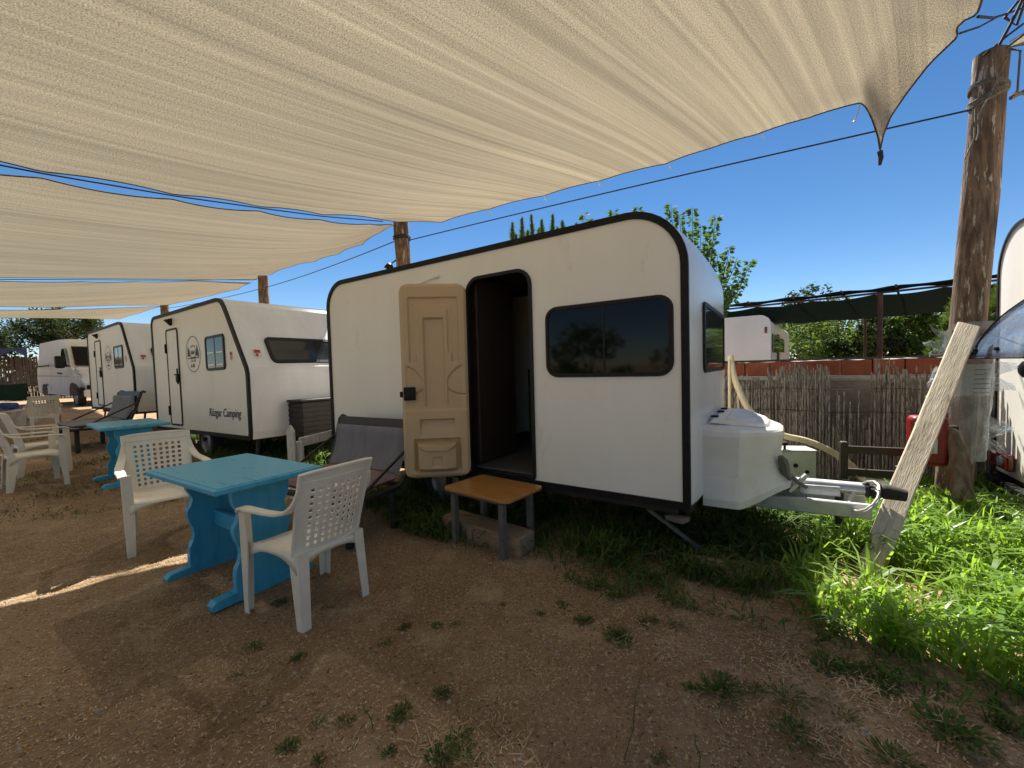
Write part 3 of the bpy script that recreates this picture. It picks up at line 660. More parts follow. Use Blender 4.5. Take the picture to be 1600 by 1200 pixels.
# local y negative -> towards the viewer's left face; build as a box with rounded roof edge seen end-on
endp = rrect(-2.3, 0, .4, 2.38, [.06, .20, .20, .06], 6)
t = MB(); t.prism(endp, lambda a, c, d: (a, d, c), 0, 5.2); t.build('body', white_panel, far)
far.rotation_euler = (0, 0, R(-38))
t = MB(); t.prism(offset_poly(rrect(-2.32, .02, .4, 2.42, [.04, .22, .22, .04], 6), 0), lambda a, c, d: (a, d, c), -.02, .16); t.build('end_cap', white_front, far)
t = MB(); t.bbox((.022, .9, 1.80), (.02, 1.0, .42), .008); t.build('window', grey_glass, far)
t = MB(); t.bbox((.022, 2.5, 1.80), (.02, 1.2, .36), .008); t.build('window', grey_glass, far)
t = MB(); t.bbox((.018, 1.62, 1.45), (.02, .38, 1.2), .008); t.build('door_window', dark_glass, far)
t = MB(); t.box((-.07, -.03, 2.08), (.05, .02, .14)); t.build('marker_lamp', red_lens, far)
t = MB(); random.seed(3)
x = -1.0
for wd in (.05, .03, .09, .05, .07, .05, .05, .03, .07, .05): t.box((x+wd/2, -.023, 1.36), (wd*.8, .006, .05+.02*random.random())); x += wd+.008
t.build('end_lettering', ink, far)
t = MB(); t.bbox((-1.7, .8, 2.44), (.6, .6, .12), .03); t.build('roof_hatch', white_gel, far)
# ------------------------------------------------------------------ van (local x forward, y to its left side, which faces the camera's left)
vg = D(97, 614, 14.7); vz = .46
van = empty('van', (vg.x, vg.y, vz), math.atan2(-.52, .854), 'white high-roof panel van parked behind the smallest camper', 'van')
# origin on the near side at the rear edge of the cab door; side plane y=0, body to y>0 (away)
VW = 1.98
side = [(-3.3, .42), (1.95, .34), (2.05, .50), (2.06, .95), (1.95, 1.13), (1.35, 1.32), (1.20, 1.42), (.55, 2.12), (.38, 2.30), (.10, 2.42), (-.5, 2.46), (-3.2, 2.46), (-3.34, 2.38), (-3.38, 1.0)]
def vy(a, c, d):   # tumblehome and a rounded nose
    ins = .10*sstep(1.1, 2.46, c)+.26*sstep(1.3, 2.1, a)**1.5
    return (a, d*VW+(ins if d < .5 else -ins), c)
b = MB(); fine = []
for i in range(len(side)):
    p, q = side[i], side[(i+1) % len(side)]
    for k in range(4): fine.append((p[0]+(q[0]-p[0])*k/4, p[1]+(q[1]-p[1])*k/4))
k = len(fine)
lv = [0, .03, .10, .3, .5, .7, .90, .97, 1]
for i in range(len(lv)-1):
    def P_(a, c, t):
        y0 = vy(a, c, 0)[1]; y1 = vy(a, c, 1)[1]; e = .035*(1-min(1, min(t, 1-t)/.10))
        cx, cz2 = -.7, 1.4
        return (a+(cx-a)*e*.5, y0+(y1-y0)*t, c+(cz2-c)*e)
    strip(b, [P_(a, c, lv[i]) for a, c in fine], [P_(a, c, lv[i+1]) for a, c in fine], smooth=True)
for t in (0, 1): 
    b.add([P_(a, c, t) for a, c in fine], [tuple(range(k))])
b.build('body', van_paint, van)
def onside(poly, name, m, d=.006, parent=van):
    t = MB(); pts = [Vector(P_(a, c, 0))+Vector((0, -d, 0)) for a, c in poly]; t.add(pts, [tuple(range(len(pts)))]); return t.build(name, m, parent)
onside([(.10, 1.50), (1.05, 1.38), (.72, 1.80), (.42, 2.08), (.10, 2.08)], 'side_window', dark_glass, .045)
for nm, pl in (('door_seam', [(.0, .55), (.014, .55), (.014, 2.25), (.0, 2.25)]), ('door_seam', [(-3.2, 1.12), (1.2, 1.05), (1.2, 1.063), (-3.2, 1.135)]), ('door_seam', [(-1.35, .5), (-1.336, .5), (-1.336, 2.3), (-1.35, 2.3)])):
    onside(pl, nm, black_trim, .03)
t = MB(); t.bbox((-2.3, -.02, 1.5), (1.8, .03, .05), .008); t.build('door_rail', black_trim, van)
t = MB(); t.bbox((-.14, -.03, 1.20), (.18, .05, .05), .01); t.build('door_handle', black_plastic, van); t = MB(); t.bbox((.14, -.03, 1.18), (.18, .05, .05), .01); t.build('door_handle', black_plastic, van)
t = MB(); t.bbox((1.0, -.20, 1.56), (.18, .24, .42), .05); t.bar((.95, .05, 1.42), (1.0, -.12, 1.45), .06, .05); t.build('mirror', black_plastic, van)
def onnose(pa, name, m, d=.012):
    # pa: list of (t across, s along the profile index position) -> points on the front skin
    t = MB(); t.add(pa, [tuple(range(len(pa)))]); return t.build(name, m, van)
def FR(u, a, c, d=.012):
    y0 = vy(a, c, 0)[1]; y1 = vy(a, c, 1)[1]; n = Vector((.73, 0, .68)); return Vector((a, y0+(y1-y0)*u, c))+n*d
ws = MB(); ws.grid(lambda u, v: FR(.06+.88*u, 1.20-.62*v+.02, 1.44+.66*v, .02), 10, 6); ws.build('windscreen', dark_glass, van)
t = MB()
for u0, u1, v0, v1 in ((.05, .06, 0, 1), (.94, .95, 0, 1), (.05, .95, -.03, 0), (.05, .95, 1, 1.03)): t.grid(lambda u, v: FR(u0+(u1-u0)*u, 1.22-.62*(v0+(v1-v0)*v), 1.44+.66*(v0+(v1-v0)*v), .026), 4, 4)
t.build('windscreen_seal', black_trim, van)
hl = MB(); hl.grid(lambda u, v: Vector((1.42+.57*u+.05*math.sin(PI*v), .02+.30*sstep(0, 1, u)*.5+.06*v+.24*u*u, .86+.40*(1-u)*.9+ (.26-.10*u)*(v-.5)))+Vector((.03, -.02, .03)), 10, 8); hl.build('headlight', lamp_glass, van)
t = MB(); t.bbox((2.06, VW/2, .80), (.05, 1.1, .22), .03); t.build('grille', black_plastic, van)
t = MB(); t.bbox((2.02, VW/2, .47), (.16, 1.75, .26), .05); t.build('bumper', white_gel, van)
t = MB(); t.bbox((2.0, VW/2, .68), (.12, 1.6, .16), .04); t.build('bumper_grille', black_plastic, van)
onside([(1.05, .36), (1.75, .36), (1.75, .60), (1.62, .78), (1.4, .84), (1.18, .78), (1.05, .6)], 'wheel_arch', black_trim, .02)
onside([(-2.65, .36), (-1.95, .36), (-1.95, .60), (-2.08, .76), (-2.3, .80), (-2.52, .76), (-2.65, .6)], 'wheel_arch', black_trim, .02)
for x in (1.4, -2.3): wheel(van, (x, .14, .34), .34, .2)
t = MB(); t.bbox((-.2, VW*.62, 2.52), (.75, .6, .13), .05); t.build('roof_vent', white_gel, van)
t = MB(); t.tube([(.25, VW*.5, 2.36), (.16, VW*.5, 2.75)], [.012, .004], 6); t.build('antenna', black_plastic, van)

# ------------------------------------------------------------------ monobloc garden chairs (x = sitter's right, y = forward)
def make_chair():
    r = empty('garden_chair', (0, 0, 0), 0, 'x', 'chair', 'white plastic garden chairs')
    def back(u, v):          # u -1..1, v 0..1
        z = .40+.47*v; hw = .205+.022*v; y = -.185-.115*v-.02*v*v
        y += .035*(u*u)-.02
        return Vector((u*hw, y, z))
    us = [-1, -.72]; 
    nh = 8; w_h = .095; w_b = (1.44-nh*w_h)/(nh-1)
    x = -.72
    for i in range(nh): us.append(x+w_h); us.append(x+w_h+w_b) if i < nh-1 else None; x += w_h+w_b
    us = [-1, -.86]+us[1:]+[.86, 1]
    vs_ = [0, .10]; nv = 9; h_h = .048; h_b = (.72-nv*h_h)/(nv-1); z = .10
    for i in range(nv): vs_.append(z+h_h); vs_.append(z+h_h+h_b) if i < nv-1 else None; z += h_h+h_b
    vs_ += [.90, .905, 1.0]
    m_ = MB(); nu = len(us)
    for v in vs_:
        for u in us:
            p = back(u, v)
            if v > .9: p.y += .007
            if v == 1.0: p.z += .008*(1-u*u)
            m_.v.append(tuple(p))
    cols = [i for i in range(nu-1)]
    for j in range(len(vs_)-1):
        for i in range(nu-1):
            hole = (2 <= i <= 2+2*(nh-1) and (i-2) % 2 == 0) and (1 <= j <= 1+2*(nv-1) and (j-1) % 2 == 0)
            if hole: continue
            q = j*nu+i; m_.f.append((q, q+1, q+nu+1, q+nu)); m_.sm.append(False); m_.mi.append(0)
    bo = m_.build('backrest', plastic_white, r, fix=False); so = bo.modifiers.new('thick', 'SOLIDIFY'); so.thickness = .009; so.offset = 0
    rim = MB(); pts = [back(-1.0, i/8) for i in range(9)]+[back(-1+.25*i, 1)+Vector((0, .007, .008*(1-(-1+.25*i)**2))) for i in range(1, 8)]+[back(1, 1-i/8) for i in range(9)]
    rim.sweep(pts, [Vector((0, 1, .2))]*len(pts), .022, .020); rim.build('back_rim', plastic_white, bo)
    st = MB()
    def seat(u, v): 
        u = u*2-1; return Vector((u*(.205+.035*v), -.215+.46*v, .418+.012*u*u-.014*math.sin(PI*v)-.030*sstep(.86, 1, v)))
    st.grid(seat, 12, 12)
    so_ = st.build('seat', plastic_white, r, fix=False); s2 = so_.modifiers.new('thick', 'SOLIDIFY'); s2.thickness = .010
    ap = MB()
    for sg in (-1, 1):       # arched side aprons
        n = 14; top = []; bot = []
        for i in range(n+1):
            t = i/n; y = -.215+.45*t; x = sg*(.207+.035*t); zt2 = .425; zb = .425-.028-.085*abs(2*t-1)**2.6
            top.append((x, y, zt2)); bot.append((x+sg*.006, y, zb))
        strip(ap, top, bot, closed=False, smooth=True)
    n = 14
    for y, w_ in ((-.215, .205), (.243, .238)):
        top = [(w_*(2*i/n-1), y, .412 if y < 0 else .392) for i in range(n+1)]; bot = [(w_*(2*i/n-1), y, .38-.06*abs(2*i/n-1)**3) for i in range(n+1)]; strip(ap, top, bot, closed=False, smooth=True)
    ao = ap.build('apron', plastic_white, so_, fix=False); s3 = ao.modifiers.new('thick', 'SOLIDIFY'); s3.thickness = .007; s3.offset = 0
    for sg in (-1, 1):
        a = MB(); pts = [(.222, -.285, .79), (.226, -.27, .745), (.234, -.245, .70), (.247, -.20, .665), (.258, -.13, .650), (.268, -.03, .646), (.273, .08, .645), (.275, .16, .643), (.272, .215, .636), (.268, .236, .618)]
        ups = [Vector((0, .9, .5)), Vector((0, .85, .6)), Vector((0, .7, .8)), Vector((0, .45, 1)), Vector((0, .15, 1)), Vector((0, 0, 1)), Vector((0, 0, 1)), Vector((0, .1, 1)), Vector((0, .5, 1)), Vector((0, 1, .4))]
        a.sweep([(sg*p[0], p[1], p[2]) for p in pts], ups, [.030, .040, .050, .054, .055, .056, .058, .060, .060, .056], [.014, .016, .018, .018, .017, .017, .017, .017, .017, .016])
        a.build('armrest', plastic_white, r)
        l = MB(); # front leg: outer plate and front plate
        def lpl(pts_a, pts_b): strip(l, pts_a, pts_b, closed=False)
        n = 8; A = []; B = []; Cc = []
        for i in range(n+1):
            t = i/n; z = .625*(1-t); xo = sg*(.274-.012*t); yf = .238+.014*t; wd = .058+.022*math.sin(PI*min(1, t*1.25))*.8-.012*t; wx = .056-.012*t+.008*math.sin(PI*t)
            A.append((xo, yf-wd, z)); B.append((xo, yf, z)); Cc.append((xo-sg*wx, yf-.008, z))
        lpl(A, B); lpl(B, Cc)
        lo = l.build('leg', plastic_white, r, fix=False); s4 = lo.modifiers.new('thick', 'SOLIDIFY'); s4.thickness = .008; s4.offset = 0
        l = MB(); A = []; B = []; Cc = []
        for i in range(n+1):
            t = i/n; z = .425*(1-t); xo = sg*(.210+.006*t); yb = -.222-.030*t; wd = .085-.034*t; wx = .062-.018*t
            A.append((xo, yb+wd, z)); B.append((xo, yb, z)); Cc.append((xo-sg*wx, yb, z))
        lpl(A, B); lpl(B, Cc)
        lo = l.build('leg', plastic_white, r, fix=False); s4 = lo.modifiers.new('thick', 'SOLIDIFY'); s4.thickness = .008; s4.offset = 0
    return r
ch0 = make_chair()
for i, (x, y, yaw, lab) in enumerate([
    (-1.26, 2.462, 58.9, 'white plastic chair with lattice back, nearest to the viewer at the front blue table'),
    (-2.96, 3.43, 227, 'white plastic chair facing the viewer behind the front blue table'),
    (-6.02, 5.10, -33, 'white plastic chair at the left edge, front one of two side by side'),
    (-6.72, 5.78, -31, 'white plastic chair standing just behind the front left chair, beside the far blue table'),
    (-10.7, 9.33, 50, 'white plastic chair seen from behind, farthest one, between the low wall and the dark lounge')]):
    c = ch0 if i == 0 else copy_tree(ch0)
    c.location = (x, y, terrain(x, y)+(.0 if i else -.004)); c.rotation_euler = (0, 0, R(yaw)); c['label'] = lab

# ------------------------------------------------------------------ blue trestle tables (x = long side)
def make_table():
    r = empty('blue_table', (0, 0, 0), 0, 'x', 'table', 'blue wooden tables')
    t = MB(); t.bbox((0, 0, .733), (1.03, .66, .034), .008); t.bbox((0, 0, .706), (.80, .40, .020), .004); t.bbox((0, 0, .7515), (.985, .615, .004), .0015, seg=1)
    t.build('table_top', blue_m, r)
    half = [(.175, .715), (.175, .63), (.170, .595), (.150, .56), (.140, .53), (.150, .49), (.172, .455), (.176, .42), (.164, .37), (.146, .325), (.140, .28), (.150, .235), (.170, .195), (.176, .15), (.176, .05)]
    poly = half+[(-a, c) for a, c in reversed(half)]
    for x in (-.33, .33):
        l = MB(); l.prism(poly, lambda a, c, d: (d, a, c), x-.022, x+.022); l.build('pedestal', blue_m, r)
        l = MB(); foot = [(-.31, 0), (.31, 0), (.315, .03), (.29, .052), (.17, .06), (-.17, .06), (-.29, .052), (-.315, .03)]
        l.prism(foot, lambda a, c, d: (d, a, c), x-.035, x+.035); l.build('foot', blue_m, r)
    l = MB(); l.bbox((0, 0, .36), (.62, .034, .11), .006); l.build('stretcher', blue_m, r)
    return r
tb1 = make_table(); tb1.location = (-1.935, 2.81, terrain(-1.9, 2.8)-.004); tb1.rotation_euler = (0, 0, R(-32)); tb1['label'] = 'blue trestle table in the front, between two white chairs'
tb2 = copy_tree(tb1); tb2.location = (-5.02, 5.32, terrain(-5, 5.3)); tb2.rotation_euler = (0, 0, R(-38)); tb2['label'] = 'blue trestle table farther back, in front of the lettered camper'

# ------------------------------------------------------------------ swing-bench loungers (x to sitter's right when facing +y)
def make_bench(seat_m, back_m, lab, name, cat):
    r = empty(name, (0, 0, 0), 0, lab, cat, 'padded benches by the campers'); W = 1.06
    def cushion(fn, nu, nv, th):
        c = MB(); T_ = []; 
        c.grid(lambda u, v: fn(u, v, 1), nu, nv); c.grid(lambda u, v: fn(u, v, -1), nu, nv)
        return c
    def pad(u, v): return (1-abs(2*u-1)**7)*(1-abs(2*v-1)**7)
    def sfn(u, v, s): return Vector(((u-.5)*W*.94, .30-.56*v, .425+.02*v+s*.045*pad(u, v)**.4+.006*mnoise.noise((u*5, v*4, s))*(1 if s > 0 else 0)))
    c = cushion(sfn, 24, 16, 0); c.build('seat_cushion', seat_m, r)
    def bfn(u, v, s): 
        y = -.255-.10*v-.04*math.sin(PI*v*.9); return Vector(((u-.5)*W*.92, y+s*.03*pad(u, v)**.4+.006*mnoise.noise((u*6, v*3, 2)), .46+.40*v))
    c = cushion(bfn, 24, 16, 0); c.build('back_cushion', back_m, r)
    for sg in (-1, 1):
        f = MB(); f.sweep([(sg*W/2, .34, .37), (sg*W/2, .0, .365), (sg*W/2, -.22, .38), (sg*W/2, -.31, .46), (sg*W/2, -.37, .62), (sg*W/2, -.42, .80), (sg*W/2, -.45, .90), (sg*W/2, -.475, .925), (sg*W/2, -.505, .91)], [Vector((0, .3, 1)), Vector((0, 0, 1)), Vector((0, .3, 1)), Vector((0, .8, .6)), Vector((0, 1, .3)), Vector((0, 1, .2)), Vector((0, 1, .5)), Vector((0, .2, 1)), Vector((0, -.8, .6))], .045, .04)
        f.build('side_frame', frame_black, r)
        f = MB(); f.bar((sg*(W/2+.025), .27, .37), (sg*(W/2+.025), -.40, .74), .016, .022); f.build('arm_strut', frame_black, r)
        for y in (.26, -.20):
            f = MB(); f.bbox((sg*(W/2-.06), y, .18), (.05, .05, .36), .006); f.build('leg', frame_black, r)
    f = MB(); f.bar((-W/2, -.445, .885), (W/2, -.445, .885), .028, .085, (0, -.3, 1)); f.build('top_rail', frame_brown, r)
    f = MB(); f.bar((-W/2, .32, .37), (W/2, .32, .37), .04, .04); f.build('cross_rail', frame_brown, r)
    f = MB(); f.bar((-W/2, -.24, .38), (W/2, -.24, .38), .04, .04); f.build('cross_rail', frame_brown, r)
    return r
be1 = make_bench(seat_mauve, back_grey, 'padded bench with grey back and mauve seat beside the open camper', 'padded_bench', 'bench')
be1.location = (-1.58, 3.63, .02); be1.rotation_euler = (0, 0, R(180-33.5+3))
be2 = make_bench(back_grey, back_grey, 'dark padded lounge with grey cushions in front of the smallest camper', 'padded_bench', 'bench')
be2.location = (-7.85, 7.62, terrain(-7.8, 7.6)); be2.rotation_euler = (0, 0, R(150)); be2.scale = (1.0, 1.25, 1.1)

# ------------------------------------------------------------------ step stool and the sleeper under it
sv = empty('step_stool', (-.175, 3.23, 0), R(-38.5), 'low step stool with a bamboo top and grey legs under the camper doorway', 'stool')
t = MB(); t.prism(rrect(-.335, .335, -.235, .235, .05, 5), lambda a, c, d: (a, c, d), .438, .462); o = t.build('seat', bamboo, sv); bv = o.modifiers.new('bev', 'BEVEL'); bv.width = .004; bv.segments = 2
for x in (-.265, .235):
    for y in (-.17, .17): t = MB(); t.bbox((x, y, .206), (.045, .045, .412), .004); t.build('leg', grey_leg, sv)
t = MB()
for y in (-.17, .17): t.bar((-.265, y, .42), (.235, y, .42), .035, .035)
for x in (-.265, .235): t.bar((x, -.17, .42), (x, .17, .42), .033, .033)
t.build('frame', grey_leg, sv)
t = MB(); t.bbox((0, 0, .075), (.84, .20, .155), .012, None, 0, 2); sl_ = t.build('timber_sleeper', sleeper_m)
sl_.location = (-.245, 3.285, 0); sl_.rotation_euler = (R(1), 0, R(-38.5)); tag(sl_, 'short sawn timber block lying on the ground under the stool', 'timber')

# ------------------------------------------------------------------ broken white picket fence between the campers
pf = empty('picket_fence', (-2.34, 4.45, 0), R(72), 'broken bit of white picket fence behind the padded bench', 'fence')
t = MB(); t.prism([(-.05, 0), (.05, 0), (.05, .78), (0, .85), (-.05, .78)], lambda a, c, d: (d, a+.06, c), -.06, -.04); t.build('picket', picket_m, pf)
t = MB(); t.bbox((0, .03, .33), (.05, .07, .66), .004); t.build('post', picket_m, pf)
t = MB(); t.bbox((.0, -.02, .33), (.03, .05, .66), .004); t.build('picket', picket_m, pf)
t = MB(); t.bar((0, -.0, .65), (1.0, .0, .67), .03, .10); t.build('rail', picket_m, pf)

# ------------------------------------------------------------------ posts, cables
def log_post(base, top, r0_, r1, label, seed, group='log posts that carry the shade sails', n=26):
    base = Vector(base); top = Vector(top); mb = MB(); k = 40; vs = []
    d = (top-base); L_ = d.length; d.normalize(); x = Vector((1, 0, 0)); x = (x-d*x.dot(d)).normalized(); y = d.cross(x)
    for i in range(k+1):
        t = i/k; rr = r0_+(r1-r0_)*t
        c = d*(L_*t)+x*.025*mnoise.noise((seed, t*3, 0))+y*.025*mnoise.noise((seed+9, t*3, 0))
        for j in range(n):
            a = 2*PI*j/n; q = rr*(1+.10*mnoise.noise((math.cos(a)*1.2+seed, math.sin(a)*1.2, t*5))+.06*mnoise.noise((math.cos(a)*4+seed, math.sin(a)*4, t*9))-.10*max(0, mnoise.noise((math.cos(a)*6, math.sin(a)*6+seed, t*1.2))-.2))
            vs.append(c+x*math.cos(a)*q+y*math.sin(a)*q)
    fs = [(i*n+j, i*n+(j+1) % n, (i+1)*n+(j+1) % n, (i+1)*n+j) for i in range(k) for j in range(n)]
    mb.add(vs, fs, True); mb.add(vs[-n:], [tuple(range(n))])
    o = mb.build('log_post', post_m); o.location = base; return tag(o, label, 'post', group)
P0b, P0t = Vector((4.11, 3.80, -.05)), Vector((4.40, 3.80, 4.10))
P1b, P1t = Vector((-1.74, 7.2, 0)), Vector((-1.85, 7.2, 4.06))
P2b, P2t = Vector((-6.90, 11.7, .1)), Vector((-6.96, 11.7, 4.18))
P3b, P3t = Vector((-12.75, 15.3, .3)), Vector((-12.8, 15.3, 4.14))
P4b, P4t = Vector((-18, 19, .5)), Vector((-18, 19, 4.2))
log_post(P0b, P0t, .124, .112, 'thick weathered log post at the right, with rope wound round its top', 1.3)
log_post(P1b, P1t, .15, .125, 'log post rising behind the roof of the camper with the open door', 4.1)
log_post(P2b, P2t, .15, .13, 'log post rising behind the lettered sloping-front camper', 7.7)
log_post(P3b, P3t, .14, .12, 'log post whose top just shows over the lettered camper roof edge', 9.2)
def sagline(a, b, sag, n=16): 
    a = Vector(a); b = Vector(b); return [a.lerp(b, i/n)-Vector((0, 0, sag*4*(i/n)*(1-i/n))) for i in range(n+1)]
def cable(pts, r, label, m=rope_black, name='cable', cat='cable', group='black support cables of the sails', n=6):
    t = MB(); t.tube(pts, r, n); return tag(t.build(name, m), label, cat, group)
c0 = P0b.lerp(P0t, .885)+Vector((-.14, 0, 0)); c1 = P1b.lerp(P1t, .90)
cable(sagline(c1+Vector((.12, -.02, .0)), c0, -.02), .008, 'thin black cable running from the tall right post to the post behind the open camper')
cable(sagline(c1+Vector((-.12, 0, 0)), P2b.lerp(P2t, .92), .05), .008, 'thin black cable between the post behind the open camper and the next one')
cable(sagline(P2b.lerp(P2t, .92), P3b.lerp(P3t, .95), .05), .008, 'thin black cable over the lettered camper roof')
t = MB()      # bindings round the right post
def wind(mb, zc, r, turns, pitch, rad, ph=0, tilt=.0):
    pts = []
    for i in range(int(turns*20)):
        a = ph+2*PI*i/20; t_ = (zc+pitch*i/20+tilt*math.cos(a)+.05)/4.15; c = P0b.lerp(P0t, t_); pts.append(c+Vector((math.cos(a)*r, math.sin(a)*r, tilt*math.cos(a))))
    mb.tube(pts, rad, 6)
wind(t, 3.70, .121, 4, .016, .011, 0, .03); wind(t, 3.78, .123, 3, .012, .009, 1, -.02)
t.tube([P0b.lerp(P0t, .97)+Vector((-.04, -.16, 0)), P0b.lerp(P0t, .90)+Vector((-.12, -.13, 0)), P0b.lerp(P0t, .86)+Vector((-.17, -.09, 0)), Vector((4.16, 3.68, 3.35)), Vector((4.12, 3.66, 3.28))], .007, 6)
t.tube([P0b.lerp(P0t, .88)+Vector((-.17, -.06, 0)), Vector((4.10, 3.66, 3.30)), Vector((4.04, 3.66, 3.16)), Vector((4.02, 3.66, 3.12))], .006, 6)
t.tube([P0b.lerp(P0t, .9)+Vector((.1, -.14, 0)), P0b.lerp(P0t, .98)+Vector((.07, -.16, 0)), P0t+Vector((.06, -.05, .02))], .008, 6)
tag(t.build('rope_binding', rope_grey), 'grey rope wound round the top of the right post with loose ends', 'rope')
t = MB()
pts = [P0b.lerp(P0t, .90)+Vector((.15, -.05, 0))]+[P0b.lerp(P0t, .90)+Vector((.15+.09*i, -.05-.02*i, .012*i+.03*(i % 2))) for i in range(1, 14)]
t.tube(pts, .018, 6); t.tube([p+Vector((0, -.02, -.03*(1 if i % 2 else -1))) for i, p in enumerate(pts)], .014, 6)
tag(t.build('twisted_rope', rope_grey), 'twisted grey rope running right from the top of the tall post', 'rope')
t = MB(); a = P0t+Vector((-.04, -.08, .0))
t.tube([a, a+Vector((.02, -.1, .18)), a+Vector((.14, -.14, .50)), G(1588, 40, 4.4), G(1570, 27, 4.4), G(1590, 3, 4.45), G(1615, -14, 4.5)], .012, 6)
t.tube([G(1528, 26, 3.69), G(1552, 28, 4.1), G(1572, 22, 4.4)], .009, 6); t.tube([G(1500, 52, 3.68), G(1530, 42, 3.8), G(1560, 26, 4.3), G(1600, 12, 4.45)], .007, 6)
t.tube([a+Vector((-.1, .02, -.05)), a+Vector((.08, 0, .10)), a+Vector((.22, 0, .20))], .010, 6)
tag(t.build('knotted_cord', rope_black), 'black knotted cords tied from the top of the right post to the sail', 'cord')
t = MB(); t.tube([P0t+Vector((.02, -.12, .02)), P0t+Vector((.16, -.12, .10)), P0t+Vector((.22, -.12, .12))], .008, 6); t.lathe([(.001, -.045), (.028, -.03), (.036, 0), (.028, .03), (.001, .045)], 12, Matrix.Translation(P0t+Vector((.24, -.12, .14))))
tag(t.build('light_bulb', lamp_glass), 'small string light bulb beside the top of the right post', 'bulb')
t = MB(); p = P1b.lerp(P1t, .80)+Vector((-.19, -.08, 0)); t.lathe([(.02, 0), (.055, .02), (.075, .12), (.0, .12)], 12, Matrix.Translation(p) @ Matrix.Rotation(R(215), 4, 'Y')); t.bar(p, p+Vector((.10, .02, .08)), .02, .02)
tag(t.build('spotlight', black_plastic), 'small black spotlight fixed to the post behind the open camper', 'spotlight')
t = MB()
for zc in (.915, .905): 
    c = P1b.lerp(P1t, zc); t.tube([c+Vector((.145*math.cos(2*PI*i/16), .145*math.sin(2*PI*i/16), .01*math.sin(i))) for i in range(16)], .010, 6, closed=True)
tag(t.build('rope_binding', rope_black), 'black cord tied round the post behind the open camper', 'rope')

# ------------------------------------------------------------------ shade sails
def poly_at(pts, t):
    pts = [Vector(p) for p in pts]; L_ = [0]
    for i in range(len(pts)-1): L_.append(L_[-1]+(pts[i+1]-pts[i]).length)
    s = t*L_[-1]
    for i in range(len(pts)-1):
        if s <= L_[i+1] or i == len(pts)-2:
            return pts[i].lerp(pts[i+1], (s-L_[i])/max(1e-9, L_[i+1]-L_[i]))
def scallop(pts, inward, amt, per=1):
    """densify a polyline: between two ties the hem curves inwards"""
    out = []; pts = [Vector(p) for p in pts]; inward = Vector(inward)
    for i in range(len(pts)-1):
        n = 10; l = (pts[i+1]-pts[i]).length
        for k in range(n): 
            t = k/n; out.append(pts[i].lerp(pts[i+1], t)+inward*(amt*min(1, l)*4*t*(1-t)))
    out.append(pts[-1]); return out
def sail(name, gl, cb_, gr, bk, sag, label, nu=90, nv=70, us=1., vsc=1., wr=.02, seed=0.):
    """Coons patch: cb_ = hem along the cable (u 0..1), gl/gr = left and right hems running away from it (v 0..1), bk = back hem"""
    NS = 240
    def samp(pts): return [poly_at(pts, i/NS) for i in range(NS+1)]
    def smooth(a):
        a = list(a)
        for _ in range(900):
            a = [a[0]]+[a[i-1]*.25+a[i]*.5+a[i+1]*.25 for i in range(1, NS)]+[a[-1]]
        return a
    def at(a, t):
        t = max(0, min(1, t))*NS; i = min(NS-1, int(t)); return a[i].lerp(a[i+1], t-i)
    cS, bS, lS, rS = samp(cb_), samp(bk), samp(gl), samp(gr); cM, bM, lM, rM = smooth(cS), smooth(bS), smooth(lS), smooth(rS)
    def P(u, v):
        b = (Vector(cb_[0])*(1-u)*(1-v)+Vector(cb_[-1])*u*(1-v)+Vector(bk[0])*(1-u)*v+Vector(bk[-1])*u*v)
        p = at(cM, u)*(1-v)+at(bM, u)*v+at(lM, v)*(1-u)+at(rM, v)*u-b
        p = p+(at(cS, u)-at(cM, u))*(1-v)**14+(at(lS, v)-at(lM, v))*(1-u)**12+(at(rS, v)-at(rM, v))*u**12+(at(bS, u)-at(bM, u))*v**12
        e = min(1, 6*u)*min(1, 6*(1-u))*min(1, 6*v)
        p.z += -sag*math.sin(PI*u)*math.sin(PI*min(1, v*.8+.02)) + wr*e*mnoise.noise((u*9*us+seed, v*1.6, seed)) + .3*wr*e*mnoise.noise((u*30*us+seed, v*2.5, seed))
        return p
    mb = MB(); mb.grid(P, nu, nv); uvs = [(i/nu*us, j/nv*vsc) for j in range(nv+1) for i in range(nu+1)]
    uvs = [(p[0]*.68-p[1]*.73+seed, p[0]*.73+p[1]*.68) for p in mb.v]
    o = mb.build(name, sail_m, uvf=lambda vi: uvs[vi], fix=False)
    tag(o, label, 'shade sail', 'tan shade sails over the campsite')
    h = MB(); loop = [P(u/220, 0) for u in range(221)]+[P(1, v/260) for v in range(1, 261)]
    h.tube(loop, .007, 5); h.tube([P(0, v/200) for v in range(201)], .008, 5); h.build('hem', hem_m, o); return o
hem_m = mat('sail_hem', (.10, .085, .06), .9, c2=(.03, .028, .024), vs=5)
inw1 = (-.48, -.87, 0)
cab1 = [V(624, 347, P1b, P0b, -.12)]+[V(u_, v_, P1b, P0b, -.12) for u_, v_ in ((690, 347), (765, 326), (850, 305), (940, 281), (1040, 255), (1110, 231), (1180, 210), (1262, 184), (1345, 160))]
cab1 = scallop(cab1, inw1, .05)
tipn = V(1372, 214, P1b, P0b, -.12); tip = V(1375, 236, P1b, P0b, -.12)
cab1 = cab1+[V(1352, 166, P1b, P0b, -.12), V(1358, 176, P1b, P0b, -.12), V(1364, 190, P1b, P0b, -.12), tipn, tip]
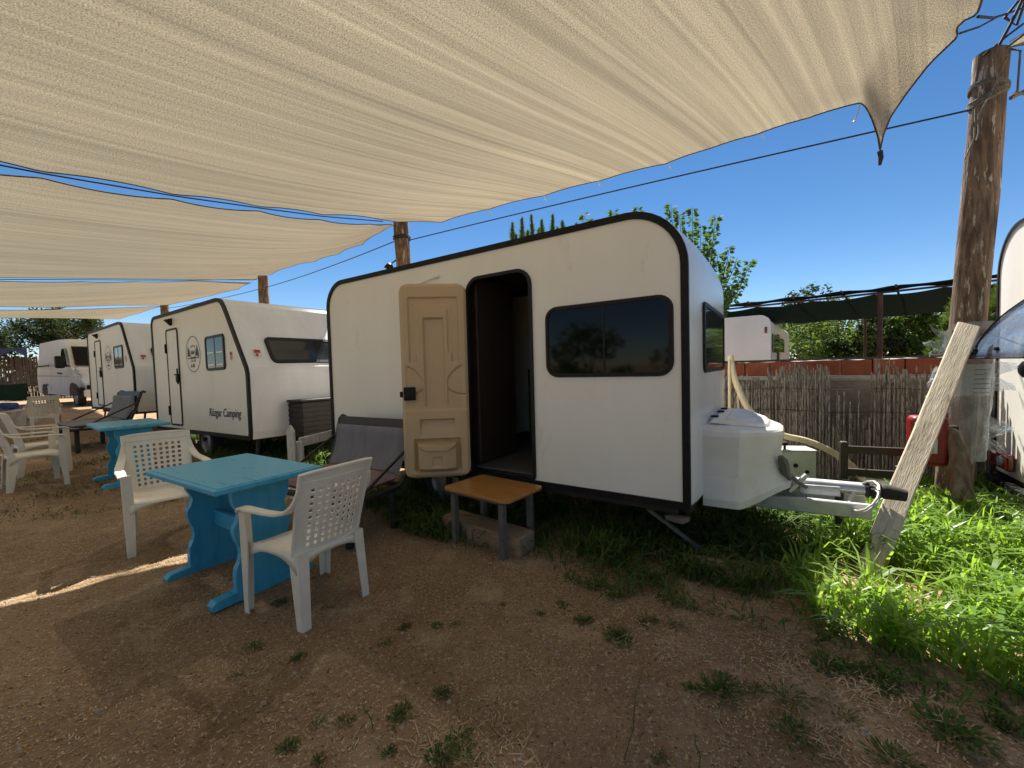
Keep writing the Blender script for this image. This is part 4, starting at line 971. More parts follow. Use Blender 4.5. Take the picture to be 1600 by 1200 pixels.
gr1 = [tip, V(1380, 212, P1b, P0b, -.14), G(1392, 182, 3.48), G(1418, 144, 3.56), G(1452, 100, 3.62), G(1485, 68, 3.66), G(1497, 58, 3.67), G(1494, 44, 3.67), G(1508, 30, 3.68), G(1526, 24, 3.68), G(1534, 3, 3.68), Vector((2.78, 2.42, 3.68)), Vector((2.1, 1.8, 3.66)), Vector((.6, .4, 3.6)), Vector((-1.5, -1.7, 3.6)), Vector((-5, -5, 3.8))]
GA, GB = Vector((-1.69, 6.0, 0)), Vector((-4.40, 3.52, 0))
gl1 = [cab1[0]]+scallop([V(u_, v_, GA, GB, 0) for u_, v_ in ((590, 342), (504, 335.5), (406, 323), (272, 304), (68, 268.5))]+[Vector((-5.3, 3.1, 3.36)), Vector((-7.3, 1.3, 3.34))], (.68, -.73, 0), .10)+[Vector((-10, -1.0, 3.4)), Vector((-12, -2.8, 3.6))]
bk1 = [Vector((-12, -2.8, 3.6)), Vector((-8.6, -4, 3.6)), Vector((-5, -5, 3.8))]  # back hem extended out of view, so the cloth gives warm fill light
s1 = sail('shade_sail', gl1, cab1, gr1, bk1, .10, 'largest tan shade sail overhead, reaching to the right post', 150, 130, 7., 14., .010, .3)
hk = MB(); hk.tube([tip, tip+Vector((.01, 0, -.06)), tip+Vector((0, 0, -.13))], [.022, .02, .012], 6); hk.build('corner_cord', rope_black, s1)
tr = MB(); 
for q in (V(1345, 160, P1b, P0b, -.12),): tr.tube([q, q+Vector((-.03, 0, -.10)), q+Vector((-.06, 0, -.17))], .005, 5); tr.lathe([(.001, -.015), (.014, 0), (.001, .015)], 8, Matrix.Translation(q+Vector((-.062, 0, -.18))))
tr.build('loose_tie', cable_tie, s1)
tr = MB()
for u_, v_ in ((765, 326), (850, 305), (935, 283), (1045, 254), (1190, 207)):
    q = V(u_, v_, P1b, P0b, -.10); c_ = V(u_+4, v_+8, P1b, P0b, 0); tr.tube([q, q.lerp(c_, .5)+Vector((0, 0, -.03)), c_], .006, 5)
tr.build('tie', cable_tie, s1)
cab2 = [V(u_, v_, P1b, P2b, -.10) for u_, v_ in ((622, 350), (596, 362), (566, 382), (528, 397), (492, 408), (456, 416), (425, 428), (396, 438))]
cab2 = scallop(cab2, (-.5, -.8, .05), .06)
gl2 = list(reversed([]))
g2a = [cab2[-1], V(300, 436.5, (-7.3, 11.6, 0), (-9.6, 7.7, 0)), V(190, 435.5, (-7.3, 11.6, 0), (-9.6, 7.7, 0)), V(0, 433.5, (-7.3, 11.6, 0), (-9.6, 7.7, 0)), Vector((-11.5, 4.6, 3.1))]
g1b = [cab2[0]]+scallop([V(u_, v_, GA, GB, 0) for u_, v_ in ((600, 351), (578, 350), (500, 343), (405, 329.5), (269, 311), (65, 278))]+[Vector((-5.5, 3.0, 3.22)), Vector((-7.6, 1.1, 3.2))], (-.68, .73, 0), .13)
bk2 = [Vector((-11.5, 4.6, 3.1)), Vector((-7.6, 1.1, 3.2))]
sail('shade_sail', g2a, list(reversed(cab2)), g1b, bk2, .12, 'second tan shade sail from the front, over the tables and the lettered camper', 90, 70, 7., 8., .008, 2.3)
cab3 = scallop([V(u_, v_, P2b, P3b, -.1) for u_, v_ in ((392, 442), (372, 452), (330, 462), (296, 470), (262, 477))], (-.5, -.8, 0), .05)
g3a = [cab3[-1], V(140, 478.5, (-12.5, 14.9, 0), (-12.9, 10.3, 0)), V(0, 479, (-12.5, 14.9, 0), (-12.9, 10.3, 0)), Vector((-13.4, 6.5, 3.0))]
g3a = [cab3[-1], Vector((-12.6, 13.2, 3.75)), Vector((-12.75, 11.6, 3.45)), Vector((-12.95, 10.2, 3.27)), Vector((-13.6, 6.5, 3.0))]
g2b = [cab3[0]]+scallop([V(u_, v_, (-7.3, 11.6, 0), (-9.6, 7.7, 0), -.0) for u_, v_ in ((300, 439), (210, 440), (130, 440), (0, 439))]+[Vector((-11.8, 4.5, 3.05))], (-.8, .5, 0), .12)
bk3 = [Vector((-13.6, 6.5, 3.0)), Vector((-11.8, 4.5, 3.05))]
sail('shade_sail', g3a, list(reversed(cab3)), g2b, bk3, .06, 'third tan shade sail, the low strip over the smallest camper', 60, 50, 6., 8., .008, 5.3)
cab4 = scallop([Vector((-12.75, 15.1, 4.0)), Vector((-15.2, 16.9, 4.05)), Vector((-17.7, 18.7, 4.1))], (-.5, -.8, 0), .05)
g4a = [cab4[-1], Vector((-17.0, 15.6, 3.75)), Vector((-16.2, 12.8, 3.40)), Vector((-16.0, 9.5, 3.1))]
g3b = [cab4[0]]+scallop([Vector((-12.75, 13.3, 3.68)), Vector((-12.95, 11.7, 3.40)), Vector((-13.15, 10.2, 3.20)), Vector((-13.8, 6.5, 2.95))], (-.9, .3, 0), .10)
bk4 = [Vector((-16.0, 9.5, 3.1)), Vector((-13.8, 6.5, 2.95))]
sail('shade_sail', g4a, list(reversed(cab4)), g3b, bk4, .06, 'farthest tan shade sail, above the white van', 50, 40, 6., 8., .008, 8.1)
# sail of the next pitch, only its corner shows at the right edge
q0 = G(1574, 74, 4.05); 
sail('shade_sail', [q0, q0+Vector((-.1, -1.4, .15)), q0+Vector((-.4, -3.2, .3))], [q0, q0+Vector((1.2, -.25, .05)), q0+Vector((5, -2.8, .0))], [q0+Vector((5, -2.8, .0)), q0+Vector((3.2, -5, 0))], [q0+Vector((-.4, -3.2, .3)), q0+Vector((3.2, -5, 0))], .1, 'corner of a tan shade sail at the right picture edge', 40, 40, 5., 6., .02, 3.9)
t = MB()
cable([V(u_, v_, GA, GB, 0) for u_, v_ in ((598, 346), (504, 338), (406, 325), (272, 306), (66, 271), (0, 258))]+[Vector((-5.9, 3.1, 3.45)), Vector((-7.6, 1.4, 3.35))], .007, 'black cord lacing the gap between the first two sails')
cable([P2t+Vector((-.1, -.1, -.1)), V(300, 438, (-7.3, 11.6, 0), (-9.6, 7.7, 0)), V(0, 436.5, (-7.3, 11.6, 0), (-9.6, 7.7, 0))], .008, 'black cord lacing the gap between the second and third sails')
# ------------------------------------------------------------------ things by the right post
pl = empty('leaning_plank', (0, 0, 0), 0, 'weathered wooden plank leaning against the right post', 'plank')
a_ = Vector((2.30, 2.64, -.03)); b_ = Vector((3.90, 3.50, 1.66))
dirn = (b_-a_).normalized(); wdir = Vector((.86, -.50, 0)); wdir = (wdir-dirn*wdir.dot(dirn)).normalized(); nrm = wdir.cross(dirn); 
M3 = Matrix((wdir, dirn, nrm)).transposed()
t = MB(); L_ = (b_-a_).length; NB = 24
def plk(u, v): 
    x = .165*(u-.5); return None
prof_ = rrect(-.069, .069, -.035, .035, .008, 2); kk = len(prof_); vs = []
for i in range(NB+1):
    y = L_*i/NB
    for (px, pz) in prof_:
        e = 0
        if i == NB: e = -.035*abs(px+.03)/.085
        vs.append(Vector((px+.004*mnoise.noise((y*2, 1, 0)), pz+.004*mnoise.noise((px*9, y*3, 2)), y+e)))
vv = [a_+wdir*v.x+nrm*v.y+dirn*v.z for v in vs]
# object keeps the plank axis as local z so that the grain runs along it
Mloc = Matrix((wdir, nrm, dirn)).transposed().to_4x4(); Mloc.translation = a_
t.add(vs, [(i*kk+j, i*kk+(j+1) % kk, (i+1)*kk+(j+1) % kk, (i+1)*kk+j) for i in range(NB) for j in range(kk)]+[tuple(range(kk)), tuple(NB*kk+j for j in range(kk))], False)
bpy.data.objects.remove(pl)
po = t.build('leaning_plank', plank_m); po.matrix_world = Mloc; tag(po, 'weathered wooden plank leaning against the right post', 'plank')
# stump beside the post
sb, st_ = Vector((3.66, 3.24, -.03)), Vector((3.80, 3.52, .78))
t = MB(); t.tube([sb, sb.lerp(st_, .2)+Vector((.012, 0, 0)), sb.lerp(st_, .45)+Vector((-.01, .02, 0)), sb.lerp(st_, .7)+Vector((.015, 0, .01)), st_+Vector((-.02, 0, -.04)), st_+Vector((-.05, 0, 0))], [.078, .072, .07, .062, .052, .03], 14)
for i, v in enumerate(t.v): 
    q = Vector(v); n_ = mnoise.noise(q*9)*.016+mnoise.noise(q*25)*.006; t.v[i] = (v[0]+n_, v[1]-n_, v[2])
o = t.build('bark_log', stump_m); tag(o, 'short reddish bark-covered log leaning against the foot of the right post', 'log')
# fire extinguisher box on the post
fe = empty('fire_extinguisher_case', (3.66, 3.60, .46), R(-25), 'red fire extinguisher case hung on the right post', 'fire extinguisher')
t = MB(); t.bbox((0, 0, .20), (.25, .17, .44), .045, None, 0, 4); t.bbox((.10, .02, .22), (.07, .12, .50), .03, None, 0, 3); t.build('case', red_box, fe)
t = MB(); t.bbox((-.04, -.0865, .235), (.15, .004, .27), .0015, seg=1); lb = t.build('label', sign_paper, fe)
t = MB(); t.box((-.05, -.0895, .20), (.10, .002, .11)); t.box((-.02, -.0895, .31), (.05, .002, .05)); t.build('label_print', mat('blue_print', (.08, .22, .48), .5, c2=(.3, .4, .55), vs=30), lb)
t = MB(); random.seed(5)
for i in range(4): t.box((-.04, -.0895, .115+.012*i), (.11-.02*(i % 2), .002, .005))
t.build('label_text', ink, lb)
t = MB(); t.bbox((.16, .05, .3), (.12, .05, .06), .01); t.build('bracket', steel_dark, fe)
# paper sign and plastic film wrapped round the post
def around(z, ang, r): 
    c = P0b.lerp(P0t, (z+.05)/4.15); return Vector((c.x+math.cos(ang)*r, c.y+math.sin(ang)*r, z))
sg_ = empty('warning_sign', around(1.4, R(240), .17), 0, 'red and white paper warning sign wrapped round the right post', 'sign')
off = Vector(sg_.location)
def SG(u, v, d=0.):
    ang = R(200+108*u); p = around(1.04+.60*v, ang, .168+d)
    if u < .25: p = p+Vector((-(.25-u)*.50, -(.25-u)*.10, 0))
    return p-off
t = MB(); t.grid(SG, 24, 6); so = t.build('paper', sign_paper, sg_)
for (u0, u1, v0, v1, mm, nm) in ((.06, .93, .86, .985, sign_red, 'red_band'), (.06, .93, .47, .60, sign_red, 'red_band')):
    t = MB(); t.grid(lambda u, v: SG(u0+(u1-u0)*u, v0+(v1-v0)*v, .002), 20, 2); t.build(nm, mm, so)
t = MB()
for i in range(5): t.grid(lambda u, v: SG(.40+.48*u, .10+.07*i+.012*v, .002), 12, 1)
t.grid(lambda u, v: SG(.40+.48*u, .035+.02*v, .002), 12, 1)
t.build('small_print', ink, so)
t = MB()
for q in range(16):
    a0, a1 = 2*PI*q/16, 2*PI*(q+1)/16
    pts = [(.17+.06*math.cos(a)*r_, .70+.065*math.sin(a)*r_) for a, r_ in ((a0, 1), (a1, 1), (a1, .55), (a0, .55))]
    t.add([SG(u, v, .003) for u, v in pts], [(0, 1, 2, 3)])
t.build('pictogram', ink, so)
# lettering bent round the sign, red-band title
cu = bpy.data.curves.new('sign_title_curve', 'FONT'); cu.body = 'UYARI'; cu.size = 1; tt = bpy.data.objects.new('sign_title_tmp', cu); COL.objects.link(tt)
dg = bpy.context.evaluated_depsgraph_get(); dg.update(); me0 = bpy.data.meshes.new_from_object(tt.evaluated_get(dg)); bpy.data.objects.remove(tt)
w_ = max(v.co.x for v in me0.vertices)
for u0, u1 in ((.10, .40), (.56, .90)):
    me = me0.copy()
    for v in me.vertices: v.co = SG(u0+(u1-u0)*v.co.x/w_, .885+.078*v.co.y/.72, .004)
    me.materials.clear(); me.materials.append(sign_paper); ob = bpy.data.objects.new('sign_lettering', me); COL.objects.link(ob); ob.parent = so
t = MB(); random.seed(11)
def crinkle(p0, dx, dy, h, seed):
    def P(u, v):
        q = Vector(p0)+Vector(dx)*u+Vector(dy)*(v-.5)*(1-.75*u)+Vector((0, 0, h*u*u))
        q += Vector((.015, .03, .02))*mnoise.noise((u*5+seed, v*6, seed)); return q
    t.grid(P, 10, 8, smooth=False)
for i, (z, l, hh) in enumerate(((1.57, .20, .10), (1.50, .26, .02), (1.46, .20, -.05), (1.30, .18, -.12), (1.22, .20, -.08), (1.12, .20, -.10))):
    crinkle(around(z, R(188), .17)+Vector((-.06, -.03, 0)), (-l, -.03, 0), (0, .02, .13), hh, i*3.1)
for i, (z, l, hh) in enumerate(((1.28, .18, .02), (1.14, .16, -.04), (.78, .18, -.05), (.60, .17, -.13), (.70, .15, .05))):
    crinkle(around(z, R(318), .16), (l, -.06, 0), (0, .02, .16), hh, 40+i*2.3)
t.grid(lambda u, v: around(.45+1.25*v, R(190+140*u), .182+.012*mnoise.noise((u*8, v*9, 1))), 30, 24, smooth=False)
tag(t.build('plastic_wrap', film_m, fix=False), 'crinkled clear plastic film wrapped round the right post and sign', 'plastic film')

# ------------------------------------------------------------------ reed fence, brick wall
rowd = Vector((.834, -.552, 0)); rown = Vector((.552, .834, 0))
def rowp(s, c, z): return rowd*s+rown*c+Vector((0, 0, z))
random.seed(21)
rf = empty('reed_fence', rowp(0, 5.95, 0), R(-33.5), 'weathered grey reed fence behind the tow bar, with broken low canes in the middle', 'fence')
t = MB(); s = -2.2
def gap(px): return px
while s < 3.6:
    p = rowp(s, 5.95, 0); px = 800+640*p.x/p.y
    h = 1.275+.05*mnoise.noise((s*3, 0, 0))+random.uniform(-.045, .045)
    if 1150 < px < 1200: h -= .10*random.random()+.06
    if 1200 < px < 1295: h += .03
    if 1298 < px < 1362: h = random.uniform(.55, .80) if random.random() < .8 else random.uniform(.9, 1.05)
    if 1366 < px < 1400: h += random.choice((.10, .13, .02, -.1))
    if 1400 < px < 1450: h += random.choice((-.05, -.15, 0))
    if random.random() < .02: h += .2
    r_ = random.uniform(.007, .0135); tx = random.uniform(-.015, .015); ty = random.uniform(-.02, .02); y0 = random.uniform(-.02, .02)
    t.tube([(s, y0, -.02), (s+tx*.5, y0+ty*.4, h*.5), (s+tx, y0+ty, h)], [r_, r_*.95, r_*.75], 5)
    if random.random() < .35 and not 1298 < px < 1362: t.tube([(s, y0+.03, -.02), (s-tx, y0+.03-ty, h*.96)], [r_, r_*.8], 5)
    s += random.uniform(.012, .020)
t.build('canes', reed_m, rf)
t = MB()
for z in (.35, .8, 1.06): t.tube([(-2.2+.2*i, -.028+.006*math.sin(i*2.1), z+.012*math.sin(i*1.3)) for i in range(30)], .003, 4)
for q in range(9):   # slack wire netting in the broken place
    x = 1.48+.06*q
    t.tube([(x+.03*math.sin(j*1.57+q*3.14), -.03, .62+.06*j) for j in range(8)], .0018, 3)
t.build('tie_wire', steel_dark, rf)
t = MB()
for x in (-1.4, .35, 2.1, 3.4): t.tube([(x, .05, 0), (x+.01, .05, 1.12)], .03, 8)
t.build('stake', post_m, rf)
bw = empty('brick_wall', rowp(0, 6.35, 0), R(-33.5), 'rough concrete wall topped by a course of orange hollow bricks behind the reed fence', 'wall')
t = MB(); t.box((1.4, 0, .58), (9.0, .16, 1.20))
t.build('concrete_base', concrete_m, bw)
t = MB(); x = -3.0; random.seed(2)
t.grid(lambda u, v: Vector((-3+8.8*u, -.088-.02*math.sin(PI*v), 1.14+.05*v+.015*mnoise.noise((u*14, v, 0)))), 80, 4)
t.bbox((1.4, 0, 1.192), (8.9, .15, .025), .004); t.build('mortar_bed', mortar_m, bw)
t = MB()
while x < 5.8:
    w_ = random.choice((.28, .29, .29, .14)); t.bbox((x+w_/2, random.uniform(-.006, .006), 1.297+random.uniform(-.005, .005)), (w_-.012, .135, .175), .006)
    for q in range(5): t.box((x+w_/2, -.069, 1.232+.032*q), (w_-.03, .004, .008))
    x += w_
t.build('brick_course', brick_m, bw)
t = MB(); t.grid(lambda u, v: Vector((-3+8.8*u, -.06+.12*v, 1.388+.012*mnoise.noise((u*60, v*3, 3)))), 160, 3); t.build('mortar_crust', mortar_m, bw)
gs = MB(); gs.grid(lambda u, v: rowp(-1+9*u, 8.6, .7+.72*v), 12, 2); tag(gs.build('green_screen_fence', screen_m, fix=False), 'low green screen netting behind the brick wall', 'fence')

# ------------------------------------------------------------------ green shade canopy on a steel frame
pg = empty('shade_canopy', (0, 0, 0), 0, 'long green shade canopy on a rusty steel frame beyond the brick wall', 'canopy')
FA, FB = Vector((4.3, 11.35, 2.72)), Vector((10.6, 7.15, 2.86)); BA, BB = Vector((6.2, 13.2, 2.48)), Vector((12.6, 9.3, 2.56))
t = MB()
def CP(u, v): 
    p = FA.lerp(FB, u)*(1-v)+BA.lerp(BB, u)*v; p = Vector(p); p.z += -.05*math.sin(PI*((u*7) % 1))*(1-.3*v)-.06*math.sin(PI*v)-.02; return p
t.grid(CP, 84, 8); t.build('net_roof', net_m, pg, fix=False)
t = MB(); t.tube([FA.lerp(FB, i/60)+Vector((0, 0, .06+.02*math.sin(PI*((i/60*7) % 1)))) for i in range(61)], [.042+.012*math.sin(i*.9) for i in range(61)], 8); t.build('rolled_net', net_m, pg)
t = MB(); t.tube([FA, FB], .025, 6); t.build('front_beam', rust_m, pg); t = MB(); t.tube([BA, BB], .028, 6); t.build('back_beam', rust_m, pg)
t = MB()
for i in range(9):
    u = .03+i*.118; a = FA.lerp(FB, u); c = BA.lerp(BB, u+.015); t.tube([a+(a-c).normalized()*.22+Vector((0, 0, .08)), a.lerp(c, .5)+Vector((0, 0, .05)), c], .022, 6)
t.build('rafter', rust_m, pg)
for (px, u_side, r_) in ((1375, 0, .05), (1352, 1, .03)):
    A, B = (FA, FB) if u_side == 0 else (BA, BB)
    q = V(px, 500, A, B); t = MB(); t.tube([(q.x, q.y, 0), (q.x, q.y, A.lerp(B, .5).z)], r_, 8)
    if u_side == 0: t.tube([(q.x, q.y, 2.2), (q.x+.10, q.y+.12, 2.55), (q.x+.3, q.y+.3, 2.66)], .02, 6)
    t.build('steel_post', rust_m, pg)

# ------------------------------------------------------------------ hose, pipes, meter box, dark rail, bits
t = MB(); hp_ = [D(1141, 556, 4.75), D(1146, 585, 4.72), D(1156, 613, 4.66), D(1170, 640, 4.58), D(1195, 665, 4.5), D(1222, 680, 4.42), D(1260, 689, 4.36), D(1292, 702, 4.3), D(1318, 718, 4.26), D(1338, 735, 4.22), D(1350, 752, 4.2)]
dense = []
for i in range(len(hp_)-1):
    p0_, p1_, p2_, p3_ = hp_[max(i-1, 0)], hp_[i], hp_[i+1], hp_[min(i+2, len(hp_)-1)]
    for k_ in range(6):
        s_ = k_/6; dense.append(.5*((2*p1_)+(p2_-p0_)*s_+(2*p0_-5*p1_+4*p2_-p3_)*s_*s_+(-p0_+3*p1_-3*p2_+p3_)*s_**3))
dense.append(hp_[-1]); t.tube(dense, .034, 10)
tag(t.build('hose', hose_m), 'cream hose arching from the open camper over the gas locker to the ground', 'hose')
t = MB(); q = D(1140, 620, 4.72); t.tube([(q.x, q.y, .0), (q.x, q.y, 1.42)], .016, 8); q2 = D(1153, 640, 4.8); t.tube([(q2.x+.02, q2.y, .6), (q2.x, q2.y, 1.0)], .012, 6)
tag(t.build('thin_pipe', hose_m), 'thin upright cream pipe at the back corner of the open camper', 'pipe')
mb_ = empty('meter_box', tuple(D(1246, 757, 3.98).xy)+(0,), R(-12), 'beige metal box with a black knob behind the drawbar', 'metal box')
t = MB(); t.bbox((0, .1, .29), (.32, .22, .44), .008); t.build('case', meter_m, mb_)
t = MB(); t.bbox((0, .1, .516), (.33, .235, .012), .003); t.build('lid', meter_m, mb_)
t = MB(); t.lathe([(.012, 0), (.012, .04), (.035, .045), (.038, .065), (.03, .075), (.001, .076)], 16, Matrix.Translation((-.10, .03, .52))); t.build('knob', black_plastic, mb_)
t = MB(); t.lathe([(.022, 0), (.018, .012), (.001, .013)], 12, Matrix.Translation((-.02, -.012, .37)) @ Matrix.Rotation(PI/2, 4, 'X')); t.build('switch', black_plastic, mb_)
t = MB(); t.lathe([(.018, 0), (.015, .012), (.001, .013)], 12, Matrix.Translation((.08, -.012, .31)) @ Matrix.Rotation(PI/2, 4, 'X')); t.build('switch', black_plastic, mb_)
q = D(1318, 757, 4.05); dr_ = empty('low_rail', (q.x, q.y, 0), R(-24), 'low dark wooden rail with two posts and two cross bars beside the leaning plank', 'rail')
for x in (0, .54): t = MB(); t.bbox((x, 0, .29), (.060, .060, .58), .010, None, 0, 2); t.build('post', dark_wood, dr_)
for z in (.50, .275): t = MB(); t.bar((.028, 0, z), (.512, 0, z), .03, .075); t.build('cross_bar', dark_wood, dr_)
t = MB(); t.tube([G(1200, 758, .08), G(1330, 766, .07), G(1480, 776, .07)], .055, 12); tag(t.build('white_pipe', pvc_m), 'thick white pipe lying along the foot of the reed fence', 'pipe')
t = MB(); t.tube([G(1352, 752, .13), G(1420, 757, .14), G(1440, 765, .08)], .032, 10); tag(t.build('white_pipe', pvc_m), 'thinner white pipe end above the thick one, beside the plank', 'pipe')
t = MB(); t.bar(G(1535, 790, .06), G(1640, 770, .10), .10, .05); tag(t.build('metal_channel', galv), 'grey metal channel lying under the camper at the right edge', 'channel')
t = MB(); t.bar(G(1545, 808, .05), G(1640, 806, .05), .05, .05); tag(t.build('dark_bar', steel_dark), 'dark bar on the ground under the right edge camper', 'bar')
t = MB(); t.bbox((0, 0, .03), (.22, .10, .075), .01); o = t.build('brick', sleeper_m); q = G(1104, 889, 0); o.location = (q.x, q.y, 0); o.rotation_euler = (R(6), R(4), R(-20)); tag(o, 'tan block lying in the weeds below the steel steady leg', 'block')
t = MB(); t.bar(G(1405, 800, .0), G(1408, 800, .0)+Vector((0, .0, .42)), .07, .07, (0, 1, 0)); tag(t.build('dark_stake', dark_wood), 'dark stake standing in the grass behind the leaning plank', 'stake')
# low stone wall by the far chair, reed screen, tarp, folding chair
t = MB(); A, B = Vector((-10.6, 7.6, 0)), Vector((-13.0, 11.2, 0)); ang = math.atan2(B.y-A.y, B.x-A.x)
lw = MB(); lw.grid(lambda u, v: Vector((4.33*u, -.12+.02*mnoise.noise((u*9, v*3, 0)), .60*v)), 40, 6); lw.grid(lambda u, v: Vector((4.33*u, -.12+.3*v, .60+.02*mnoise.noise((u*9, v*3, 5)))), 40, 3); lw.grid(lambda u, v: Vector((4.33*u, .18, .60*v)), 10, 2); lw.grid(lambda u, v: Vector((0, -.12+.3*u, .6*v)), 2, 2)
o = lw.build('low_wall', rock_m); o.location = (A.x, A.y, .08); o.rotation_euler = (0, 0, ang); tag(o, 'low pale stone wall at the far left behind the plastic chairs', 'wall')
random.seed(8); t = MB(); A, B = Vector((-34, 15.5, .4)), Vector((-17.2, 24, .4)); L_ = (B-A).length; n_ = 340
for i in range(n_):
    p = A.lerp(B, i/n_); h = 2.25+random.uniform(-.12, .12); t.tube([p, p+Vector((random.uniform(-.04, .04), 0, h))], random.uniform(.02, .032), 4)
tag(t.build('reed_screen', mat('brown_reed', (.17, .115, .075), .9, c2=(.09, .06, .04), vs=3, stretch=(6, 6, .5))), 'tall brown reed screen behind the white van', 'fence')
t = MB(); q = D(14, 552, 17.5); t.grid(lambda u, v: q+Vector((-1.2+1.5*u, .4*u, -.05+.3*v-.15*math.sin(u*7)*(1-v)+.05*mnoise.noise((u*5, v*5, 0)))), 14, 6); tag(t.build('tarp', tarp_blue, fix=False), 'dark blue tarp hung over the reed screen at the left edge', 'tarp')
q = D(22, 640, 13.2); fc_ = empty('folding_chair', (q.x, q.y, .42), R(35), 'green folding camp chair at the far left edge', 'chair')
t = MB(); t.grid(lambda u, v: Vector((-.4+.8*u, -.2-.22*v, .42+.50*v-.03*math.sin(PI*u))), 8, 4); t.grid(lambda u, v: Vector((-.4+.8*u, -.2+.5*v, .42-.06*math.sin(PI*u)*math.sin(PI*v))), 8, 4); t.build('fabric', green_cloth, fc_, fix=False)
t = MB()
for x in (-.42, .42): t.tube([(x, -.45, .95), (x, -.2, .42), (x, .3, 0)], .014, 6); t.tube([(x, .32, .44), (x, -.35, 0)], .014, 6); t.tube([(x, -.3, .62), (x, .3, .62), (x, .3, .42)], .014, 6)
t.build('frame', frame_black, fc_)
t = MB(); q = D(14, 634, 12.5); t.bbox((0, 0, 0), (.36, .28, .20), .07, None, 0, 3); 
for i, v in enumerate(t.v): t.v[i] = tuple(Vector(v)*(1+.25*mnoise.noise(Vector(v)*6)))
o = t.build('blue_bag', mat('blue_fabric', (.02, .045, .16), .8, c2=(.05, .09, .22), vs=12)); o.location = q; tag(o, 'small blue bag on the ground by the far left chair', 'bag')

# ------------------------------------------------------------------ trees
def leafquads(mb, p, n, rad, size, rnd, flat=.75, fold=False):
    for _ in range(n):
        while True:
            q = Vector((rnd.uniform(-1, 1), rnd.uniform(-1, 1), rnd.uniform(-1, 1)))
            if q.length <= 1: break
        c = Vector(p)+Vector((q.x*rad, q.y*rad, q.z*rad*flat)); leaf1(mb, c, size*rnd.uniform(.6, 1.3), rnd)
def leaf1(mb, c, s, rnd, d=None, nrm_=None, w=.5):
    d = d or Vector((rnd.uniform(-1, 1), rnd.uniform(-1, 1), rnd.uniform(-.8, .5))); d = d.normalized(); r_ = Vector((rnd.uniform(-1, 1), rnd.uniform(-1, 1), rnd.uniform(-1, 1))); x = d.cross(r_)
    if x.length < 1e-4: return
    x.normalize(); b = len(mb.v); mb.v += [tuple(c), tuple(c+d*s*.5+x*s*w*.5), tuple(c+d*s), tuple(c+d*s*.5-x*s*w*.5)]
    mb.f.append((b, b+1, b+2, b+3)); mb.sm.append(False); mb.mi.append(0)
def bush(name, c, rx, ry, rz, n, size, m, lab, cat, seed, group=None, trunk=True, clumps=26, z0=None):
    rnd = random.Random(seed); c = Vector(c); g = c.z if z0 is None else z0
    root = empty(name, (c.x, c.y, 0), 0, lab, cat, group); mb = MB(); o_ = Vector((c.x, c.y, 0)); cl = []
    for i in range(clumps):
        a = rnd.uniform(0, 2*PI); h = rnd.uniform(-1, 1); r_ = math.sqrt(max(0, 1-h*h))*rnd.uniform(.55, 1.05)
        cl.append((c-o_)+Vector((rx*r_*math.cos(a), ry*r_*math.sin(a), rz*h*rnd.uniform(.8, 1.08))))
    for p in cl: leafquads(mb, p, n//clumps, rnd.uniform(.22, .5)*min(rx, rz), size, rnd)
    mb.build('crown', m, root, fix=False)
    t = MB()
    for p in cl[:8]: t.tube([(0, 0, 0), (p.x*.2, p.y*.2, p.z*.45), p], [.07, .045, .012], 6)
    t.build('trunk', bark_m, root); return root
hg_ = 'trees and bushes behind the green canopy'
for i, (px, y, w_, zt_, m_, lab) in enumerate([
    (1195, 17, 1.7, 2.9, leaf_hedge, 'bush partly hidden behind the distant white caravan'),
    (1258, 14.5, 1.5, 2.75, leaf_hedge2, 'yellow-green bush right beside the distant white caravan'),
    (1310, 15, 1.6, 3.0, leaf_hedge, 'mid green bush between the distant caravan and the thin steel post'),
    (1358, 13.5, 1.0, 2.5, leaf_dark, 'very dark bush low behind the steel posts'),
    (1405, 13.5, 1.6, 3.05, leaf_hedge2, 'light green bush right of the rusty steel post'),
    (1452, 13.5, 1.3, 2.8, leaf_hedge, 'bush left of the warning sign'),
    (1495, 13.5, 1.4, 2.5, leaf_hedge2, 'bush just behind the plastic film of the post'),
    (1560, 13, 1.9, 2.6, leaf_hedge, 'bush hidden for the most part by the right edge camper')]):
    q = D(px, 560, y); bush('bush', (q.x, q.y, zt_*.53), w_, w_*.8, zt_*.52, 5200, .15, m_, lab, 'bush', 60+i, hg_)
for i, (px, y, w_, zt_, m_, lab, n_) in enumerate([
    (1262, 18, 1.3, 4.6, leaf_dark, 'taller dark tree poking above the canopy roof', 2400), (1330, 20, 2.5, 4.0, leaf_dark, 'dark tree seen below the canopy roof left of the steel posts', 4200), (1450, 19, 2.2, 3.75, leaf_dark, 'dark tree top under the canopy roof near the right post', 3600)]):
    q = D(px, 560, y); bush('tree', (q.x, q.y, zt_*.62), w_, w_, zt_*.38, n_, .17, m_, lab, 'tree', 90+i, hg_)
